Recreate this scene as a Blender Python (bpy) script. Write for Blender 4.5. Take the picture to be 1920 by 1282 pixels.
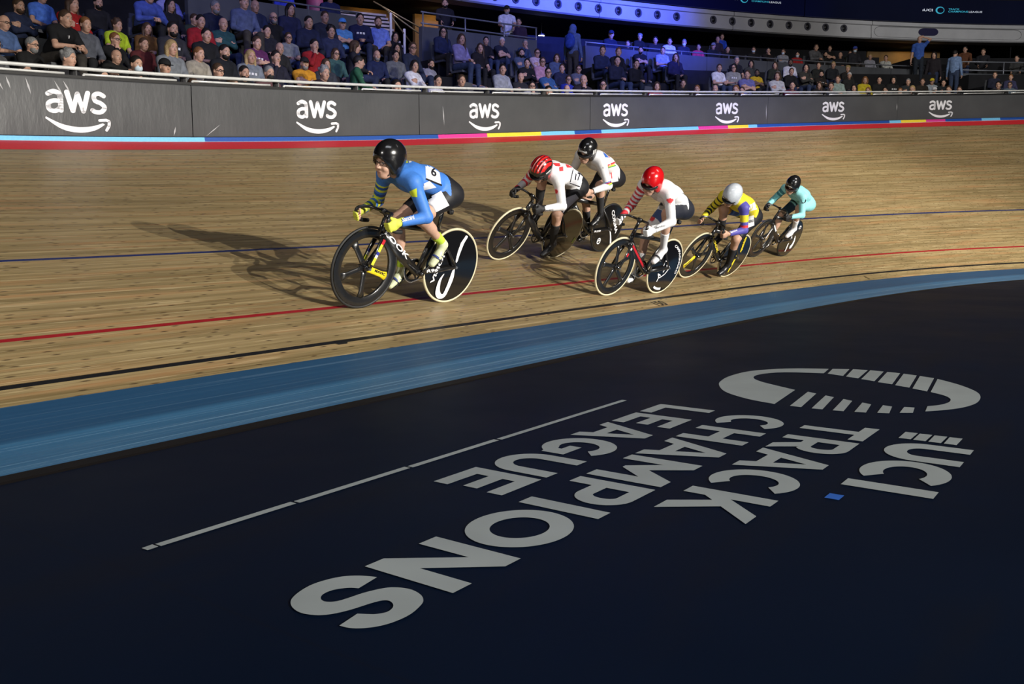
import bpy, bmesh, math, random
import numpy as np
from mathutils import Vector, Matrix
from mathutils.bvhtree import BVHTree
from mathutils.geometry import tessellate_polygon
for o in list(bpy.data.objects): bpy.data.objects.remove(o)
SC = bpy.context.scene
COL = SC.collection
rnd = random.Random(7)
rad = math.radians
# ---------------------------------------------------------------- camera
cam = bpy.data.cameras.new('camera'); camo = bpy.data.objects.new('camera', cam); COL.objects.link(camo)
PITCH, ROLL, CAMZ, FPX = 0.119709, 0.001526, 0.925852, 1661.464
fw = Vector((0, math.cos(PITCH), -math.sin(PITCH))); r0 = Vector((1, 0, 0)); u0 = r0.cross(fw)
rt = r0 * math.cos(ROLL) + u0 * math.sin(ROLL); up = -r0 * math.sin(ROLL) + u0 * math.cos(ROLL)
M = Matrix((rt, up, -fw)).transposed().to_4x4(); M.translation = (0, 0, CAMZ); camo.matrix_world = M
cam.sensor_width = 36; cam.sensor_fit = 'HORIZONTAL'; cam.lens = FPX / 1920 * 36; cam.clip_start = .05; cam.clip_end = 300
SC.camera = camo
# ---------------------------------------------------------------- exposure and world
SC.view_settings.view_transform = 'Standard'; SC.view_settings.look = 'None'
SC.view_settings.gamma = 1; SC.view_settings.use_curve_mapping = False; SC.view_settings.exposure = 0.0
w = bpy.data.worlds.new('arena_air'); SC.world = w; w.use_nodes = True
w.node_tree.nodes['Background'].inputs[0].default_value = (.35, .45, .8, 1)
w.node_tree.nodes['Background'].inputs[1].default_value = .006
# ---------------------------------------------------------------- lights
def spot(name, loc, to, watts, size, blend=.4, color=(1, 1, 1), r=.12):
    l = bpy.data.lights.new(name, 'SPOT'); l.energy = watts; l.spot_size = rad(size); l.spot_blend = blend
    l.color = color; l.shadow_soft_size = r
    o = bpy.data.objects.new(name, l); COL.objects.link(o); o.location = loc
    o.rotation_euler = (Vector(to) - Vector(loc)).to_track_quat('-Z', 'Y').to_euler(); return o
def area(name, loc, to, watts, sx, sy, color=(1, 1, 1)):
    l = bpy.data.lights.new(name, 'AREA'); l.shape = 'RECTANGLE'; l.size = sx; l.size_y = sy; l.energy = watts; l.color = color
    o = bpy.data.objects.new(name, l); COL.objects.link(o); o.location = loc
    o.rotation_euler = (Vector(to) - Vector(loc)).to_track_quat('-Z', 'Y').to_euler(); return o
WARM = (1, .95, .86)
for p_ in ((22.1, -5.9, 7.1), (20.6, -8.2, 7.5)):
    k = spot('follow_light_right', p_, (4.2, 12.0, -.7), 27000, 74, .55, WARM, .08); k.scale = (1, .37, 1)
spot('follow_light_left', (-7.5, -9.0, 6.4), (1.5, 12, .8), 3300, 75, .45, (1, .95, .88), .14)
spot('track_light', (14, 6, 16), (14, 22, 2.0), 12000, 60, .9, WARM, .5)
area('roof_fill', (4, -2, 15), (4, 17, 2), 480, 10, 4, (.9, .93, 1))  # overhead fill, added in place of many weak roof lights
area('stand_fill', (12, 9, 13), (14, 31, 6), 1300, 6, 3, (1, .95, .9))  # unseen fill, added to brighten the crowd at the right
spot('blue_wash', (12, 14, 13), (2.6, 32.3, 9.1), 82000, 31, 1., (.035, .075, 1), .3)
spot('stand_fill', (20, 14, 12), (18.5, 39.2, 9.6), 5200, 32, .9, (1, 1, 1), .3)  # unseen spot, added to lift the right end of the balcony front
spot('blue_wash', (6, 10, 12), (3.0, 26.5, 5.9), 7500, 50, 1., (.12, .18, 1), .3)
spot('blue_wash', (0, 5, 12), (-5.2, 20.2, 6.2), 4200, 44, 1., (.12, .18, 1), .3)
# ---------------------------------------------------------------- object helpers
def tag(o, label=None, cat=None, group=None, kind=None):
    for k, v in (('label', label), ('category', cat), ('group', group), ('kind', kind)):
        if v: o[k] = v
    return o
def empty(name, mw=None):
    o = bpy.data.objects.new(name, None); COL.objects.link(o); o.empty_display_size = .1
    if mw is not None: o.matrix_world = mw
    return o
def mesh(name, V, F, mat=None, smooth=False, uv=None, col=None):
    me = bpy.data.meshes.new(name); V = np.asarray(V, dtype=np.float64).reshape(-1, 3)
    me.from_pydata(V.tolist(), [], [list(map(int, f)) for f in F]); 
    if uv is not None:
        ul = me.uv_layers.new(name='uv'); li = np.empty(len(me.loops), dtype=np.int32); me.loops.foreach_get('vertex_index', li)
        ul.data.foreach_set('uv', np.asarray(uv)[li].astype(np.float32).ravel())
    if col is not None:
        ca = me.color_attributes.new('Col', 'FLOAT_COLOR', 'POINT'); c4 = np.ones((len(V), 4), np.float32); c4[:, :3] = col
        ca.data.foreach_set('color', c4.ravel())
    if smooth: me.polygons.foreach_set('use_smooth', [True] * len(me.polygons))
    for m in (mat if isinstance(mat, (list, tuple)) else [mat]):
        if m: me.materials.append(m)
    me.update(); return me
def obj(name, me, parent=None, **kw):
    o = bpy.data.objects.new(name, me); COL.objects.link(o)
    if parent: o.parent = parent
    return tag(o, **kw)
def bmobj(name, bm, mat, parent=None, smooth=False, **kw):
    bmesh.ops.recalc_face_normals(bm, faces=bm.faces)
    me = bpy.data.meshes.new(name); bm.to_mesh(me); bm.free()
    if smooth: me.polygons.foreach_set('use_smooth', [True] * len(me.polygons))
    me.materials.append(mat); return obj(name, me, parent, **kw)
# ---------------------------------------------------------------- materials
class NT:
    def __init__(s, name):
        s.m = bpy.data.materials.new(name); s.m.use_nodes = True; s.t = s.m.node_tree; s.b = s.t.nodes['Principled BSDF']
    def n(s, typ, **kw):
        nd = s.t.nodes.new(typ)
        for k, v in kw.items():
            if k.startswith('i_'):
                i = k[2:]; i = int(i) if i.isdigit() else i; s.put(nd.inputs[i], v)
            else: setattr(nd, k, v)
        return nd
    def put(s, inp, v):
        if hasattr(v, 'is_output'): s.t.links.new(v, inp)
        else: inp.default_value = v
    def ma(s, op, a, b=0., c=0.):
        nd = s.t.nodes.new('ShaderNodeMath'); nd.operation = op
        for i, v in enumerate((a, b, c)): s.put(nd.inputs[i], v)
        return nd.outputs[0]
    def mix(s, f, a, b, mode='MIX'):
        nd = s.t.nodes.new('ShaderNodeMix'); nd.data_type = 'RGBA'; nd.blend_type = mode
        s.put(nd.inputs[0], f)
        for i, v in ((6, a), (7, b)):
            if isinstance(v, tuple) and len(v) == 3: v = (*v, 1)
            s.put(nd.inputs[i], v)
        return nd.outputs[2]
    def rng(s, v, a, b, c=0., d=1.):
        nd = s.t.nodes.new('ShaderNodeMapRange'); s.put(nd.inputs[0], v)
        for i, q in enumerate((a, b, c, d)): nd.inputs[i + 1].default_value = q
        return nd.outputs[0]
    def band(s, v, a, b):
        return s.ma('MULTIPLY', s.ma('GREATER_THAN', v, a), s.ma('LESS_THAN', v, b))
    def comb(s, x, y, z=0.):
        nd = s.t.nodes.new('ShaderNodeCombineXYZ')
        for i, v in enumerate((x, y, z)): s.put(nd.inputs[i], v)
        return nd.outputs[0]
    def noise(s, vec, sc, det=3, rough=.5):
        nd = s.t.nodes.new('ShaderNodeTexNoise'); s.put(nd.inputs['Vector'], vec)
        nd.inputs['Scale'].default_value = sc; nd.inputs['Detail'].default_value = det; nd.inputs['Roughness'].default_value = rough
        return nd.outputs[0]
    def out(s, col, rough=.5, spec=.5, metal=0., bump=None, bs=.2, bd=.002):
        if isinstance(col, tuple) and len(col) == 3: col = (*col, 1)
        s.put(s.b.inputs['Base Color'], col); s.put(s.b.inputs['Roughness'], rough)
        s.b.inputs['Specular IOR Level'].default_value = spec; s.b.inputs['Metallic'].default_value = metal
        if bump is not None:
            bn = s.t.nodes.new('ShaderNodeBump'); bn.inputs['Strength'].default_value = bs; bn.inputs['Distance'].default_value = bd
            s.put(bn.inputs['Height'], bump); s.t.links.new(bn.outputs[0], s.b.inputs['Normal'])
        return s.m
MC = {}
def mat(name, col, rough=.5, spec=.5, metal=0., var=.06, sc=30., coat=0.):
    """plain procedural material: base colour with a faint noise in it"""
    key = (name, tuple(col), rough, metal)
    if key in MC: return MC[key]
    t = NT(name); tc = t.n('ShaderNodeTexCoord'); nz = t.noise(tc.outputs['Object'], sc, 2)
    c = t.mix(t.rng(nz, .3, .7), tuple(v * (1 - var) for v in col), tuple(min(1, v * (1 + var)) for v in col))
    m = t.out(c, rough, spec, metal)
    if coat: t.b.inputs['Coat Weight'].default_value = coat; t.b.inputs['Coat Roughness'].default_value = .12
    MC[key] = m; return m
def vcmat(name, rough=.6, spec=.3, sss=0.):
    t = NT(name); a = t.n('ShaderNodeVertexColor', layer_name='Col'); tc = t.n('ShaderNodeTexCoord')
    nz = t.noise(tc.outputs['Object'], 60, 3)
    c = t.mix(1.0, a.outputs[0], t.mix(t.rng(nz, .3, .7), (.93, .93, .93), (1.05, 1.05, 1.05)), 'MULTIPLY')
    return t.out(c, rough, spec, 0, bump=nz, bs=.08, bd=.002)
def emis(name, col, st):
    t = NT(name); t.out(col, .5); t.b.inputs['Emission Color'].default_value = (*col, 1); t.b.inputs['Emission Strength'].default_value = st; return t.m
# ---------------------------------------------------------------- small mesh library
def boxm(bm, c, d, R=None, bev=0.):
    v = []
    for x in (-.5, .5):
        for y in (-.5, .5):
            for z in (-.5, .5):
                p = Vector((x * d[0], y * d[1], z * d[2]))
                if R is not None: p = R @ p
                v.append(bm.verts.new(p + Vector(c)))
    for f in ((0, 1, 3, 2), (4, 6, 7, 5), (0, 4, 5, 1), (2, 3, 7, 6), (0, 2, 6, 4), (1, 5, 7, 3)): bm.faces.new([v[i] for i in f])
def tube(bm, pts, radii, seg=10, wide=None, side=None, cap=True):
    """sweep an ellipse along pts; wide scales the section along the 'side' vector"""
    pts = [Vector(p) for p in pts]; n = len(pts)
    if not hasattr(radii, '__len__'): radii = [radii] * n
    rings = []
    for i, p in enumerate(pts):
        t = (pts[min(i + 1, n - 1)] - pts[max(i - 1, 0)]).normalized()
        s = Vector(side) if side is not None else (Vector((0, 0, 1)) if abs(t.z) < .9 else Vector((1, 0, 0)))
        s = (s - t * s.dot(t)).normalized(); q = t.cross(s)
        r = radii[i]; ra, rb = (r if hasattr(r, '__len__') else (r * (wide or 1), r))
        rings.append([bm.verts.new(p + s * ra * math.cos(2 * math.pi * k / seg) + q * rb * math.sin(2 * math.pi * k / seg)) for k in range(seg)])
    for a, b in zip(rings, rings[1:]):
        for k in range(seg): bm.faces.new((a[k], a[(k + 1) % seg], b[(k + 1) % seg], b[k]))
    if cap: bm.faces.new(rings[0][::-1]); bm.faces.new(rings[-1])
def ringm(bm, prof, c, seg=64, axis='y', ph=0., arc=2 * math.pi):
    """revolve profile [(radius, offset)] about the y axis through c"""
    full = arc > 6.28; n = seg if full else seg + 1
    R = []
    for k in range(n):
        a = ph + arc * k / seg
        R.append([bm.verts.new((c[0] + r * math.cos(a), c[1] + o, c[2] + r * math.sin(a))) for r, o in prof])
    m = len(prof)
    for k in range(seg):
        A, B = R[k], R[(k + 1) % n]
        for j in range(m - 1): bm.faces.new((A[j], B[j], B[j + 1], A[j + 1]))
    return R
def smoothpts(P, n=6):
    P = [Vector(p) for p in P]; out = []
    for i in range(len(P) - 1):
        a = P[max(i - 1, 0)]; b = P[i]; c = P[i + 1]; d = P[min(i + 2, len(P) - 1)]
        for k in range(n):
            t = k / n; out.append(.5 * ((2 * b) + (c - a) * t + (2 * a - 5 * b + 4 * c - d) * t * t + (3 * b - a - 3 * c + d) * t ** 3))
    out.append(P[-1]); return out
def tess(polys):
    """polys: list of [outer, hole, ...] (2-d points) -> verts, tris"""
    V, F = [], []
    for pl in polys:
        loops = [[Vector((x, y, 0)) for x, y in lp] for lp in pl]
        flat = [p for lp in loops for p in lp]; b = len(V); V += [(p.x, p.y) for p in flat]
        F += [tuple(b + i for i in t) for t in tessellate_polygon(loops)]
    return np.array(V), F
def stroke(path, t, closed=False):
    """polyline -> polygon of width t with butt ends"""
    P = [Vector((p[0], p[1])) for p in path]; L, R = [], []
    for i, p in enumerate(P):
        a = P[i - 1] if i else None; b = P[i + 1] if i < len(P) - 1 else None
        d1 = (p - a).normalized() if a is not None else None; d2 = (b - p).normalized() if b is not None else None
        if d1 is None: d1 = d2
        if d2 is None: d2 = d1
        m = (d1 + d2).normalized(); n = Vector((-m.y, m.x)); k = 1 / max(.5, m.dot(d1))
        L.append(tuple(p + n * t / 2 * k)); R.append(tuple(p - n * t / 2 * k))
    return [L + R[::-1]]
def arcp(cx, cy, rx, ry, a0, a1, n=20):
    return [(cx + rx * math.cos(rad(a0 + (a1 - a0) * k / n)), cy + ry * math.sin(rad(a0 + (a1 - a0) * k / n))) for k in range(n + 1)]
TXC = {}
def textpolys(s, bold=.0):
    """outline font text -> verts (unit box 0..1 x 0..1), tris"""
    if (s, bold) in TXC: return TXC[(s, bold)]
    cu = bpy.data.curves.new('t', 'FONT'); cu.body = s; cu.offset = bold; cu.resolution_u = 3
    o = bpy.data.objects.new('t', cu); COL.objects.link(o); dg = bpy.context.evaluated_depsgraph_get()
    me = bpy.data.meshes.new_from_object(o.evaluated_get(dg)); V = np.array([v.co[:2] for v in me.vertices]); F = [tuple(p.vertices) for p in me.polygons]
    bpy.data.objects.remove(o); bpy.data.meshes.remove(me)
    lo, hi = V.min(0), V.max(0); asp = (hi[0] - lo[0]) / (hi[1] - lo[1]); V = (V - lo) / (hi - lo)
    TXC[(s, bold)] = (V, F, asp); return TXC[(s, bold)]
# ================================================================ the track: a curve of the inner edge, a bank angle along it
DS = .1; S = np.arange(-16, 46.001, DS)
def kappa(s): return np.maximum(-math.exp(-3.23345) * np.logaddexp(0, (s - 4.90323) / 4) / 5, -1 / 18.)
TH = np.cumsum(kappa(S)) * DS; i0 = int(np.argmin(abs(S))); TH = TH - TH[i0] + .968707
PX = np.cumsum(np.cos(TH)) * DS; PY = np.cumsum(np.sin(TH)) * DS
PX = PX - PX[i0] - 1.821654; PY = PY - PY[i0] + 3.525424
BC = np.polyfit([-5, 4, 13, 28.], [.230295, .272583, .405856, .668042], 3)
BANK = np.polyval(BC, np.clip(S, -4.5, 46)); BAND = .172088 + .06196 * np.clip(S, -5, 46) / 20
WB = .752057; WT = 6.83495; WR = 7.074625; KB = .091135; FH = .72463
def ip(a, s): return np.interp(s, S, a)
def surf(s, w):
    """point on the riding surface: s along the track, w up the slope from the inner edge"""
    t, b, bb = ip(TH, s), ip(BANK, s), ip(BAND, s)
    lo = np.minimum(w, WB); hi = np.maximum(w - WB, 0)
    hx = lo * np.cos(bb) + hi * np.cos(b); hz = lo * np.sin(bb) + hi * np.sin(b)
    lw = np.where(w < WB, np.minimum(w, WB - w) * .10, 0)       # the blue strip is slightly dished
    return np.stack([ip(PX, s) - np.sin(t) * hx, ip(PY, s) + np.cos(t) * hx, hz - lw], -1)
def top(s, d=0., h=0.):
    """point behind the top edge of the track: d metres outwards, h metres above that edge"""
    t, b, bb = ip(TH, s), ip(BANK, s), ip(BAND, s)
    hx = WB * np.cos(bb) + WR * np.cos(b) + d; hz = WB * np.sin(bb) + WR * np.sin(b) + h
    return np.stack([ip(PX, s) - np.sin(t) * hx, ip(PY, s) + np.cos(t) * hx, hz + 0 * hx], -1)
def sweep(fn, ss, ws, uvfn=None):
    """grid mesh: fn(s, w) for every s in ss and every w in ws"""
    G = [fn(np.asarray(ss), w) for w in ws]; n = len(ss); V = np.concatenate(G); F = []
    for j in range(len(ws) - 1):
        for i in range(n - 1): F.append((j * n + i, j * n + i + 1, (j + 1) * n + i + 1, (j + 1) * n + i))
    uv = np.concatenate([np.stack([ss, np.full(n, float(w))], -1) for w in ws]) if uvfn is None else None
    return V, F, uv
SS = S[::2]
# ---- wood
t = NT('pine_boards'); uvn = t.n('ShaderNodeUVMap', uv_map='uv'); sx = t.n('ShaderNodeSeparateXYZ', i_0=uvn.outputs[0]); u, v = sx.outputs[0], sx.outputs[1]
pl = t.ma('FLOOR', t.ma('DIVIDE', v, .042)); wn = t.n('ShaderNodeTexWhiteNoise', noise_dimensions='1D', i_1=pl)
uo = t.ma('ADD', t.ma('DIVIDE', u, 4.2), t.ma('MULTIPLY', wn.outputs[0], 7.3)); pc = t.ma('FLOOR', uo)
wn2 = t.n('ShaderNodeTexWhiteNoise', noise_dimensions='2D', i_0=t.comb(pl, pc))
base = t.mix(wn2.outputs[0], (.250, .192, .092), (.385, .300, .158))
gr = t.noise(t.comb(t.ma('MULTIPLY', u, 1.1), t.ma('MULTIPLY', v, 62.), wn2.outputs[0]), 1.0, 5, .62)
base = t.mix(t.rng(gr, .36, .62), t.mix(1., base, (.62, .57, .50), 'MULTIPLY'), base)
red = t.noise(t.comb(t.ma('MULTIPLY', u, .35), t.ma('MULTIPLY', v, 9.)), 1., 3, .5)
base = t.mix(t.rng(red, .52, .70, 0, .6), base, (.40, .215, .095))
pale = t.noise(t.comb(t.ma('MULTIPLY', u, 1.6), t.ma('MULTIPLY', v, 45.), 3.7), 1., 2, .5)
base = t.mix(t.rng(pale, .62, .70, 0, .45), base, (.62, .50, .30))
vo = t.n('ShaderNodeTexVoronoi', voronoi_dimensions='2D', feature='F1', i_Vector=t.comb(t.ma('MULTIPLY', u, 4.6), t.ma('MULTIPLY', v, 17.)), i_Scale=1.0)
kn = t.ma('MULTIPLY', t.rng(vo.outputs['Distance'], .06, .17, 1, 0), t.ma('GREATER_THAN', vo.outputs['Color'], .5))
base = t.mix(t.ma('MULTIPLY', kn, .9), base, (.055, .032, .016))
bl = t.noise(t.comb(t.ma('MULTIPLY', u, .22), t.ma('MULTIPLY', v, .5)), 1., 3, .6)
base = t.mix(1., base, t.mix(t.rng(bl, .3, .7), (.84, .82, .80), (1.07, 1.05, 1.0)), 'MULTIPLY')
gap = t.band(t.ma('FRACT', t.ma('DIVIDE', v, .042)), .0, .045)
base = t.mix(t.ma('MULTIPLY', gap, .35), base, (.09, .06, .03))
lv = t.ma('SUBTRACT', v, WB)
for a, b, c in ((.20, .25, (.006, .006, .007)), (.852, .902, (.24, .008, .012)), (2.448, 2.498, (.013, .02, .085))):
    base = t.mix(t.band(lv, a, b), base, t.mix(t.rng(gr, .3, .7), c, tuple(q * 1.25 for q in c)))
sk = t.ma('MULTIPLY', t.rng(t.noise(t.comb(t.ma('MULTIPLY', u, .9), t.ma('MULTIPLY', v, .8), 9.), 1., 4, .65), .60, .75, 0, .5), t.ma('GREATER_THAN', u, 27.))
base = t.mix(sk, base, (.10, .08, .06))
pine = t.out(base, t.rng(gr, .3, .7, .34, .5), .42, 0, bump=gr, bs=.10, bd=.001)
ws_ = [WB + q for q in np.linspace(0, WT, 12)]
V, F, uv = sweep(surf, SS, ws_)
obj('floor_track', mesh('floor_track', V, F, pine, True, uv), kind='structure')
# ---- blue strip
t = NT('blue_paint'); uvn = t.n('ShaderNodeUVMap', uv_map='uv'); sx = t.n('ShaderNodeSeparateXYZ', i_0=uvn.outputs[0]); u, v = sx.outputs[0], sx.outputs[1]
nz = t.noise(t.comb(t.ma('MULTIPLY', u, .8), t.ma('MULTIPLY', v, 40.)), 1., 4, .6)
c = t.mix(t.rng(nz, .3, .7), (.024, .090, .180), (.034, .118, .225))
scr = t.noise(t.comb(t.ma('MULTIPLY', u, .10), t.ma('MULTIPLY', v, 60.), 2.), 1., 3, .7)
c = t.mix(t.rng(scr, .575, .615, 0, .6), c, (.20, .34, .48))
jn = t.ma('ABSOLUTE', t.ma('SUBTRACT', t.ma('FRACT', t.ma('DIVIDE', t.ma('ADD', u, t.ma('MULTIPLY', v, .25)), 1.55)), .5))
c = t.mix(t.rng(jn, .482, .5, 0, .7), c, (.03, .10, .2))
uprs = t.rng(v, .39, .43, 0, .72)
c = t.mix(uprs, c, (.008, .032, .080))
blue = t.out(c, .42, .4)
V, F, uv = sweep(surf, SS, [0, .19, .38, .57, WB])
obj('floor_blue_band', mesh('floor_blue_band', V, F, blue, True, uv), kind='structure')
# ---- red band along the top edge, the coloured kick board, the advertising fence
MRED = mat('red_paint', (.50, .022, .028), .5, .3)
def wtf(s): return WT - .12 * np.clip((14 - s) / 12, 0, 1)
def lift(s): return .012 + .028 * np.clip((14 - s) / 12, 0, 1)          # the top lip turns up a little
def redfn(s, q):
    a = surf(s, WB + wtf(s)); b = surf(s, np.full(len(s), WB + WR)); b[:, 2] += lift(s); o = a * (1 - q) + b * q; o[:, 2] += .002 + .0 * q; return o
V, F, _ = sweep(redfn, SS, [0, .25, .5, .75, .95], 0); uv = None; obj('floor_red_band', mesh('floor_red_band', V, F, MRED, True, uv), kind='structure')
V, F, _ = sweep(redfn, SS, [.95, 1.02], 0); obj('trim_1', mesh('trim_1', V, F, mat('white_paint', (.6, .6, .6), .5), True, uv), kind='structure')
LB, BL_, MG, YE = (.17, .50, .80), (.018, .075, .33), (.62, .045, .27), (.80, .62, .05)
segs = [(-16, 6.1, LB), (6.1, 10.6, BL_), (10.6, 11.8, MG), (11.8, 13.25, YE), (13.25, 14.2, LB), (14.2, 15.0, BL_), (15.0, 18.1, LB), (18.1, 19.1, MG), (19.1, 19.8, YE), (19.8, 20.1, LB), (20.1, 24.7, BL_), (24.7, 25.1, LB), (25.1, 25.95, YE), (25.95, 26.6, MG), (26.6, 27.8, BL_), (27.8, 28.4, LB), (28.4, 46, BL_)]
kb = tag(empty('kick_board', Matrix.Translation(Vector(top(0.)))), 'low striped kick board in blue, pink and yellow at the foot of the grey fence', 'kick board')
def rel(o, V): return np.asarray(V) - np.array(o.matrix_world.translation)
kb_mats = {}
for i, (a, b, c) in enumerate(segs):
    ss = np.unique(np.r_[a, np.arange(math.ceil(a * 2) / 2, b, .5), b]); V, F, uv = sweep(lambda s, h: top(s, h[0], h[1](s) if callable(h[1]) else h[1]), ss, [(.03, .0), (.0, lift), (.015, lambda s_: KB), (.06, lambda s_: KB)], 0)
    nm = {LB: 'pale_blue', BL_: 'dark_blue', MG: 'pink', YE: 'yellow'}[c]
    obj('panel', mesh('panel', rel(kb, V), F, mat(nm + '_panel', c, .4)), kb, label=nm.replace('_', ' ') + ' panel')
# fence
t = NT('grey_vinyl'); tc = t.n('ShaderNodeTexCoord'); uvn = t.n('ShaderNodeUVMap', uv_map='uv'); sx = t.n('ShaderNodeSeparateXYZ', i_0=uvn.outputs[0])
nz = t.noise(uvn.outputs[0], 1.3, 4, .6); fine = t.noise(uvn.outputs[0], 160, 2)
c = t.mix(t.rng(nz, .3, .7), (.060, .062, .066), (.080, .082, .086)); c = t.mix(t.rng(fine, .35, .65, 0, .25), c, (.085, .085, .09))
wr = t.noise(t.comb(t.ma('MULTIPLY', sx.outputs[0], 3.2), t.ma('MULTIPLY', sx.outputs[1], .9)), 1., 5, .6)
vinyl = t.out(c, .38, .5, 0, bump=wr, bs=.55, bd=.02)
fence = tag(empty('advertising_fence', Matrix.Translation(Vector(top(0., .05)))), 'long dark grey advertising fence with white smile logos along the track top', 'fence')
seam = [-16, -9.8, -5.5, -1.2, 2.1, 5.95, 10.2, 14.7, 20.5, 25.0, 29.6, 34, 38, 46]
FHH = [(.10, KB - .02), (.055, KB - .02), (.05, KB + .01), (.05, KB + .30), (.05, KB + FH - .02), (.055, KB + FH), (.10, KB + FH)]
for a, b in zip(seam, seam[1:]):
    ss = np.unique(np.r_[a + .006, np.arange(math.ceil(a * 4) / 4, b, .25), b - .006])
    V, F, _ = sweep(lambda s, h: top(s, *h), ss, FHH, 0)
    uv = np.concatenate([np.stack([ss, np.full(len(ss), h[1])], -1) for h in FHH])
    obj('banner', mesh('banner', rel(fence, V), F, vinyl, True, uv), fence)
V, F, _ = sweep(lambda s, h: top(s, *h), SS, [(.045, KB + FH), (.045, KB + FH + .035), (.16, KB + FH + .035), (.16, -.2)], 0)
obj('top_cap', mesh('top_cap', rel(fence, V), F, mat('black_rubber', (.006, .006, .007), .6)), fence)
V, F, _ = sweep(lambda s, h: top(s, *h), SS, [(.02, KB), (.045, KB + .012)], 0)
obj('foot_strip', mesh('foot_strip', rel(fence, V), F, mat('navy_rubber', (.006, .012, .03), .6)), fence)
# the aws lettering: strokes with round joints, smile and arrow
def fatline(path, t, n=10):
    pl = [stroke(path, t)]
    for p in path: pl.append([arcp(p[0], p[1], t / 2, t / 2, 0, 360 - 360 / n, n - 1)])
    return pl
def aws_logo():
    T = .20; P = []
    a = smoothpts([(.10, .80, 0), (.30, .90, 0), (.50, .82, 0), (.55, .62, 0), (.55, .12, 0)], 5); P += fatline([(q.x, q.y) for q in a], T)
    b = smoothpts([(.55, .50, 0), (.30, .52, 0), (.10, .40, 0), (.12, .16, 0), (.34, .09, 0), (.55, .26, 0)], 5); P += fatline([(q.x, q.y) for q in b], T * .9)
    P += fatline([(.80, .90), (1.00, .12)], T) + fatline([(1.00, .12), (1.20, .86)], T * .9) + fatline([(1.20, .86), (1.40, .12)], T * .9) + fatline([(1.40, .12), (1.60, .90)], T)
    s = smoothpts([(2.22, .80, 0), (2.02, .90, 0), (1.84, .80, 0), (1.88, .58, 0), (2.10, .48, 0), (2.24, .30, 0), (2.10, .11, 0), (1.88, .10, 0), (1.76, .17, 0)], 5); P += fatline([(q.x, q.y) for q in s], T * .95)
    lo = [(q.x, q.y) for q in smoothpts([(-.05, -.22, 0), (.55, -.66, 0), (1.20, -.80, 0), (1.80, -.70, 0), (2.22, -.44, 0)], 6)]
    hi = [(q.x, q.y) for q in smoothpts([(2.14, -.38, 0), (1.70, -.52, 0), (1.15, -.56, 0), (.55, -.44, 0), (-.02, -.15, 0)], 6)]
    P.append([lo + hi])
    P += fatline([(2.02, -.26), (2.28, -.24), (2.40, -.30)], .12) + fatline([(2.40, -.30), (2.38, -.50), (2.28, -.68)], .12)
    return tess(P)
LV, LF = aws_logo(); MW = mat('white_print', (.80, .80, .84), .45, var=.02)
for k in range(-3, 11):
    s0 = 4.35 + 3.7 * k if k < 4 else 4.35 + 3.68 * k
    sc = .325; V = top(s0 + (LV[:, 0] - 1.1) * sc, .046, KB + .30 + (LV[:, 1] - .05) * sc * .90)
    obj('logo_print', mesh('logo_print', rel(fence, V), LF, MW), fence, label='white three letter logo with smile arrow')
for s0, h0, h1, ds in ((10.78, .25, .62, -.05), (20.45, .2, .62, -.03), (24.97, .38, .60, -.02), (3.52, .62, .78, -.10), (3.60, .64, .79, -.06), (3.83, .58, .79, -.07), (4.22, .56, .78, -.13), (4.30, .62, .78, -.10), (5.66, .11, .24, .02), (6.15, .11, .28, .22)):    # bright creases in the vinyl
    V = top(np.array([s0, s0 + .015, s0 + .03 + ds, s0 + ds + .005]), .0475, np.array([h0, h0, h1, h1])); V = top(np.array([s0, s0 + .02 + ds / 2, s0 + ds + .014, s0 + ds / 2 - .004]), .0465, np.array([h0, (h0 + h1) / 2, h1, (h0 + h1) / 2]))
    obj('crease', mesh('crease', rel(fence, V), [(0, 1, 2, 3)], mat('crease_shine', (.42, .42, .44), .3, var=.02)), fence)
# ---- rails on top of the fence
STEEL = mat('brushed_steel', (.78, .78, .76), .30, .5, .25, .08, 8.)
rail = tag(empty('hand_rail', Matrix.Translation(Vector(top(0., .25)))), 'long steel hand rail on short posts in front of the first seats', 'rail')
bm = bmesh.new(); o0 = Vector(rail.matrix_world.translation)
tube(bm, [Vector(top(s, .25, .965)) - o0 for s in np.arange(-16, 46, .5)], .024, 8); bmobj('top_rail', bm, STEEL, rail, True)
for k in range(-13, 27):
    s0 = 6.0 + 1.52 * k; bm = bmesh.new()
    tube(bm, [Vector(top(s, .25, .895)) - o0 for s in np.linspace(s0 + .10, s0 + 1.38, 5)], .016, 8)
    tube(bm, [Vector(top(s0 + .10, .25, .895)) - o0, Vector(top(s0 + .10, .25, .74)) - o0], .016, 8)
    bmobj('lower_rail', bm, STEEL, rail, True)
    bm = bmesh.new(); tube(bm, [Vector(top(s0, .30, .96)) - o0, Vector(top(s0, .30, -.25)) - o0], [(.012, .05)] * 2, 8, side=(0, 1, 0)); bmobj('post', bm, mat('black_steel', (.012, .012, .014), .5), rail)
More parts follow.
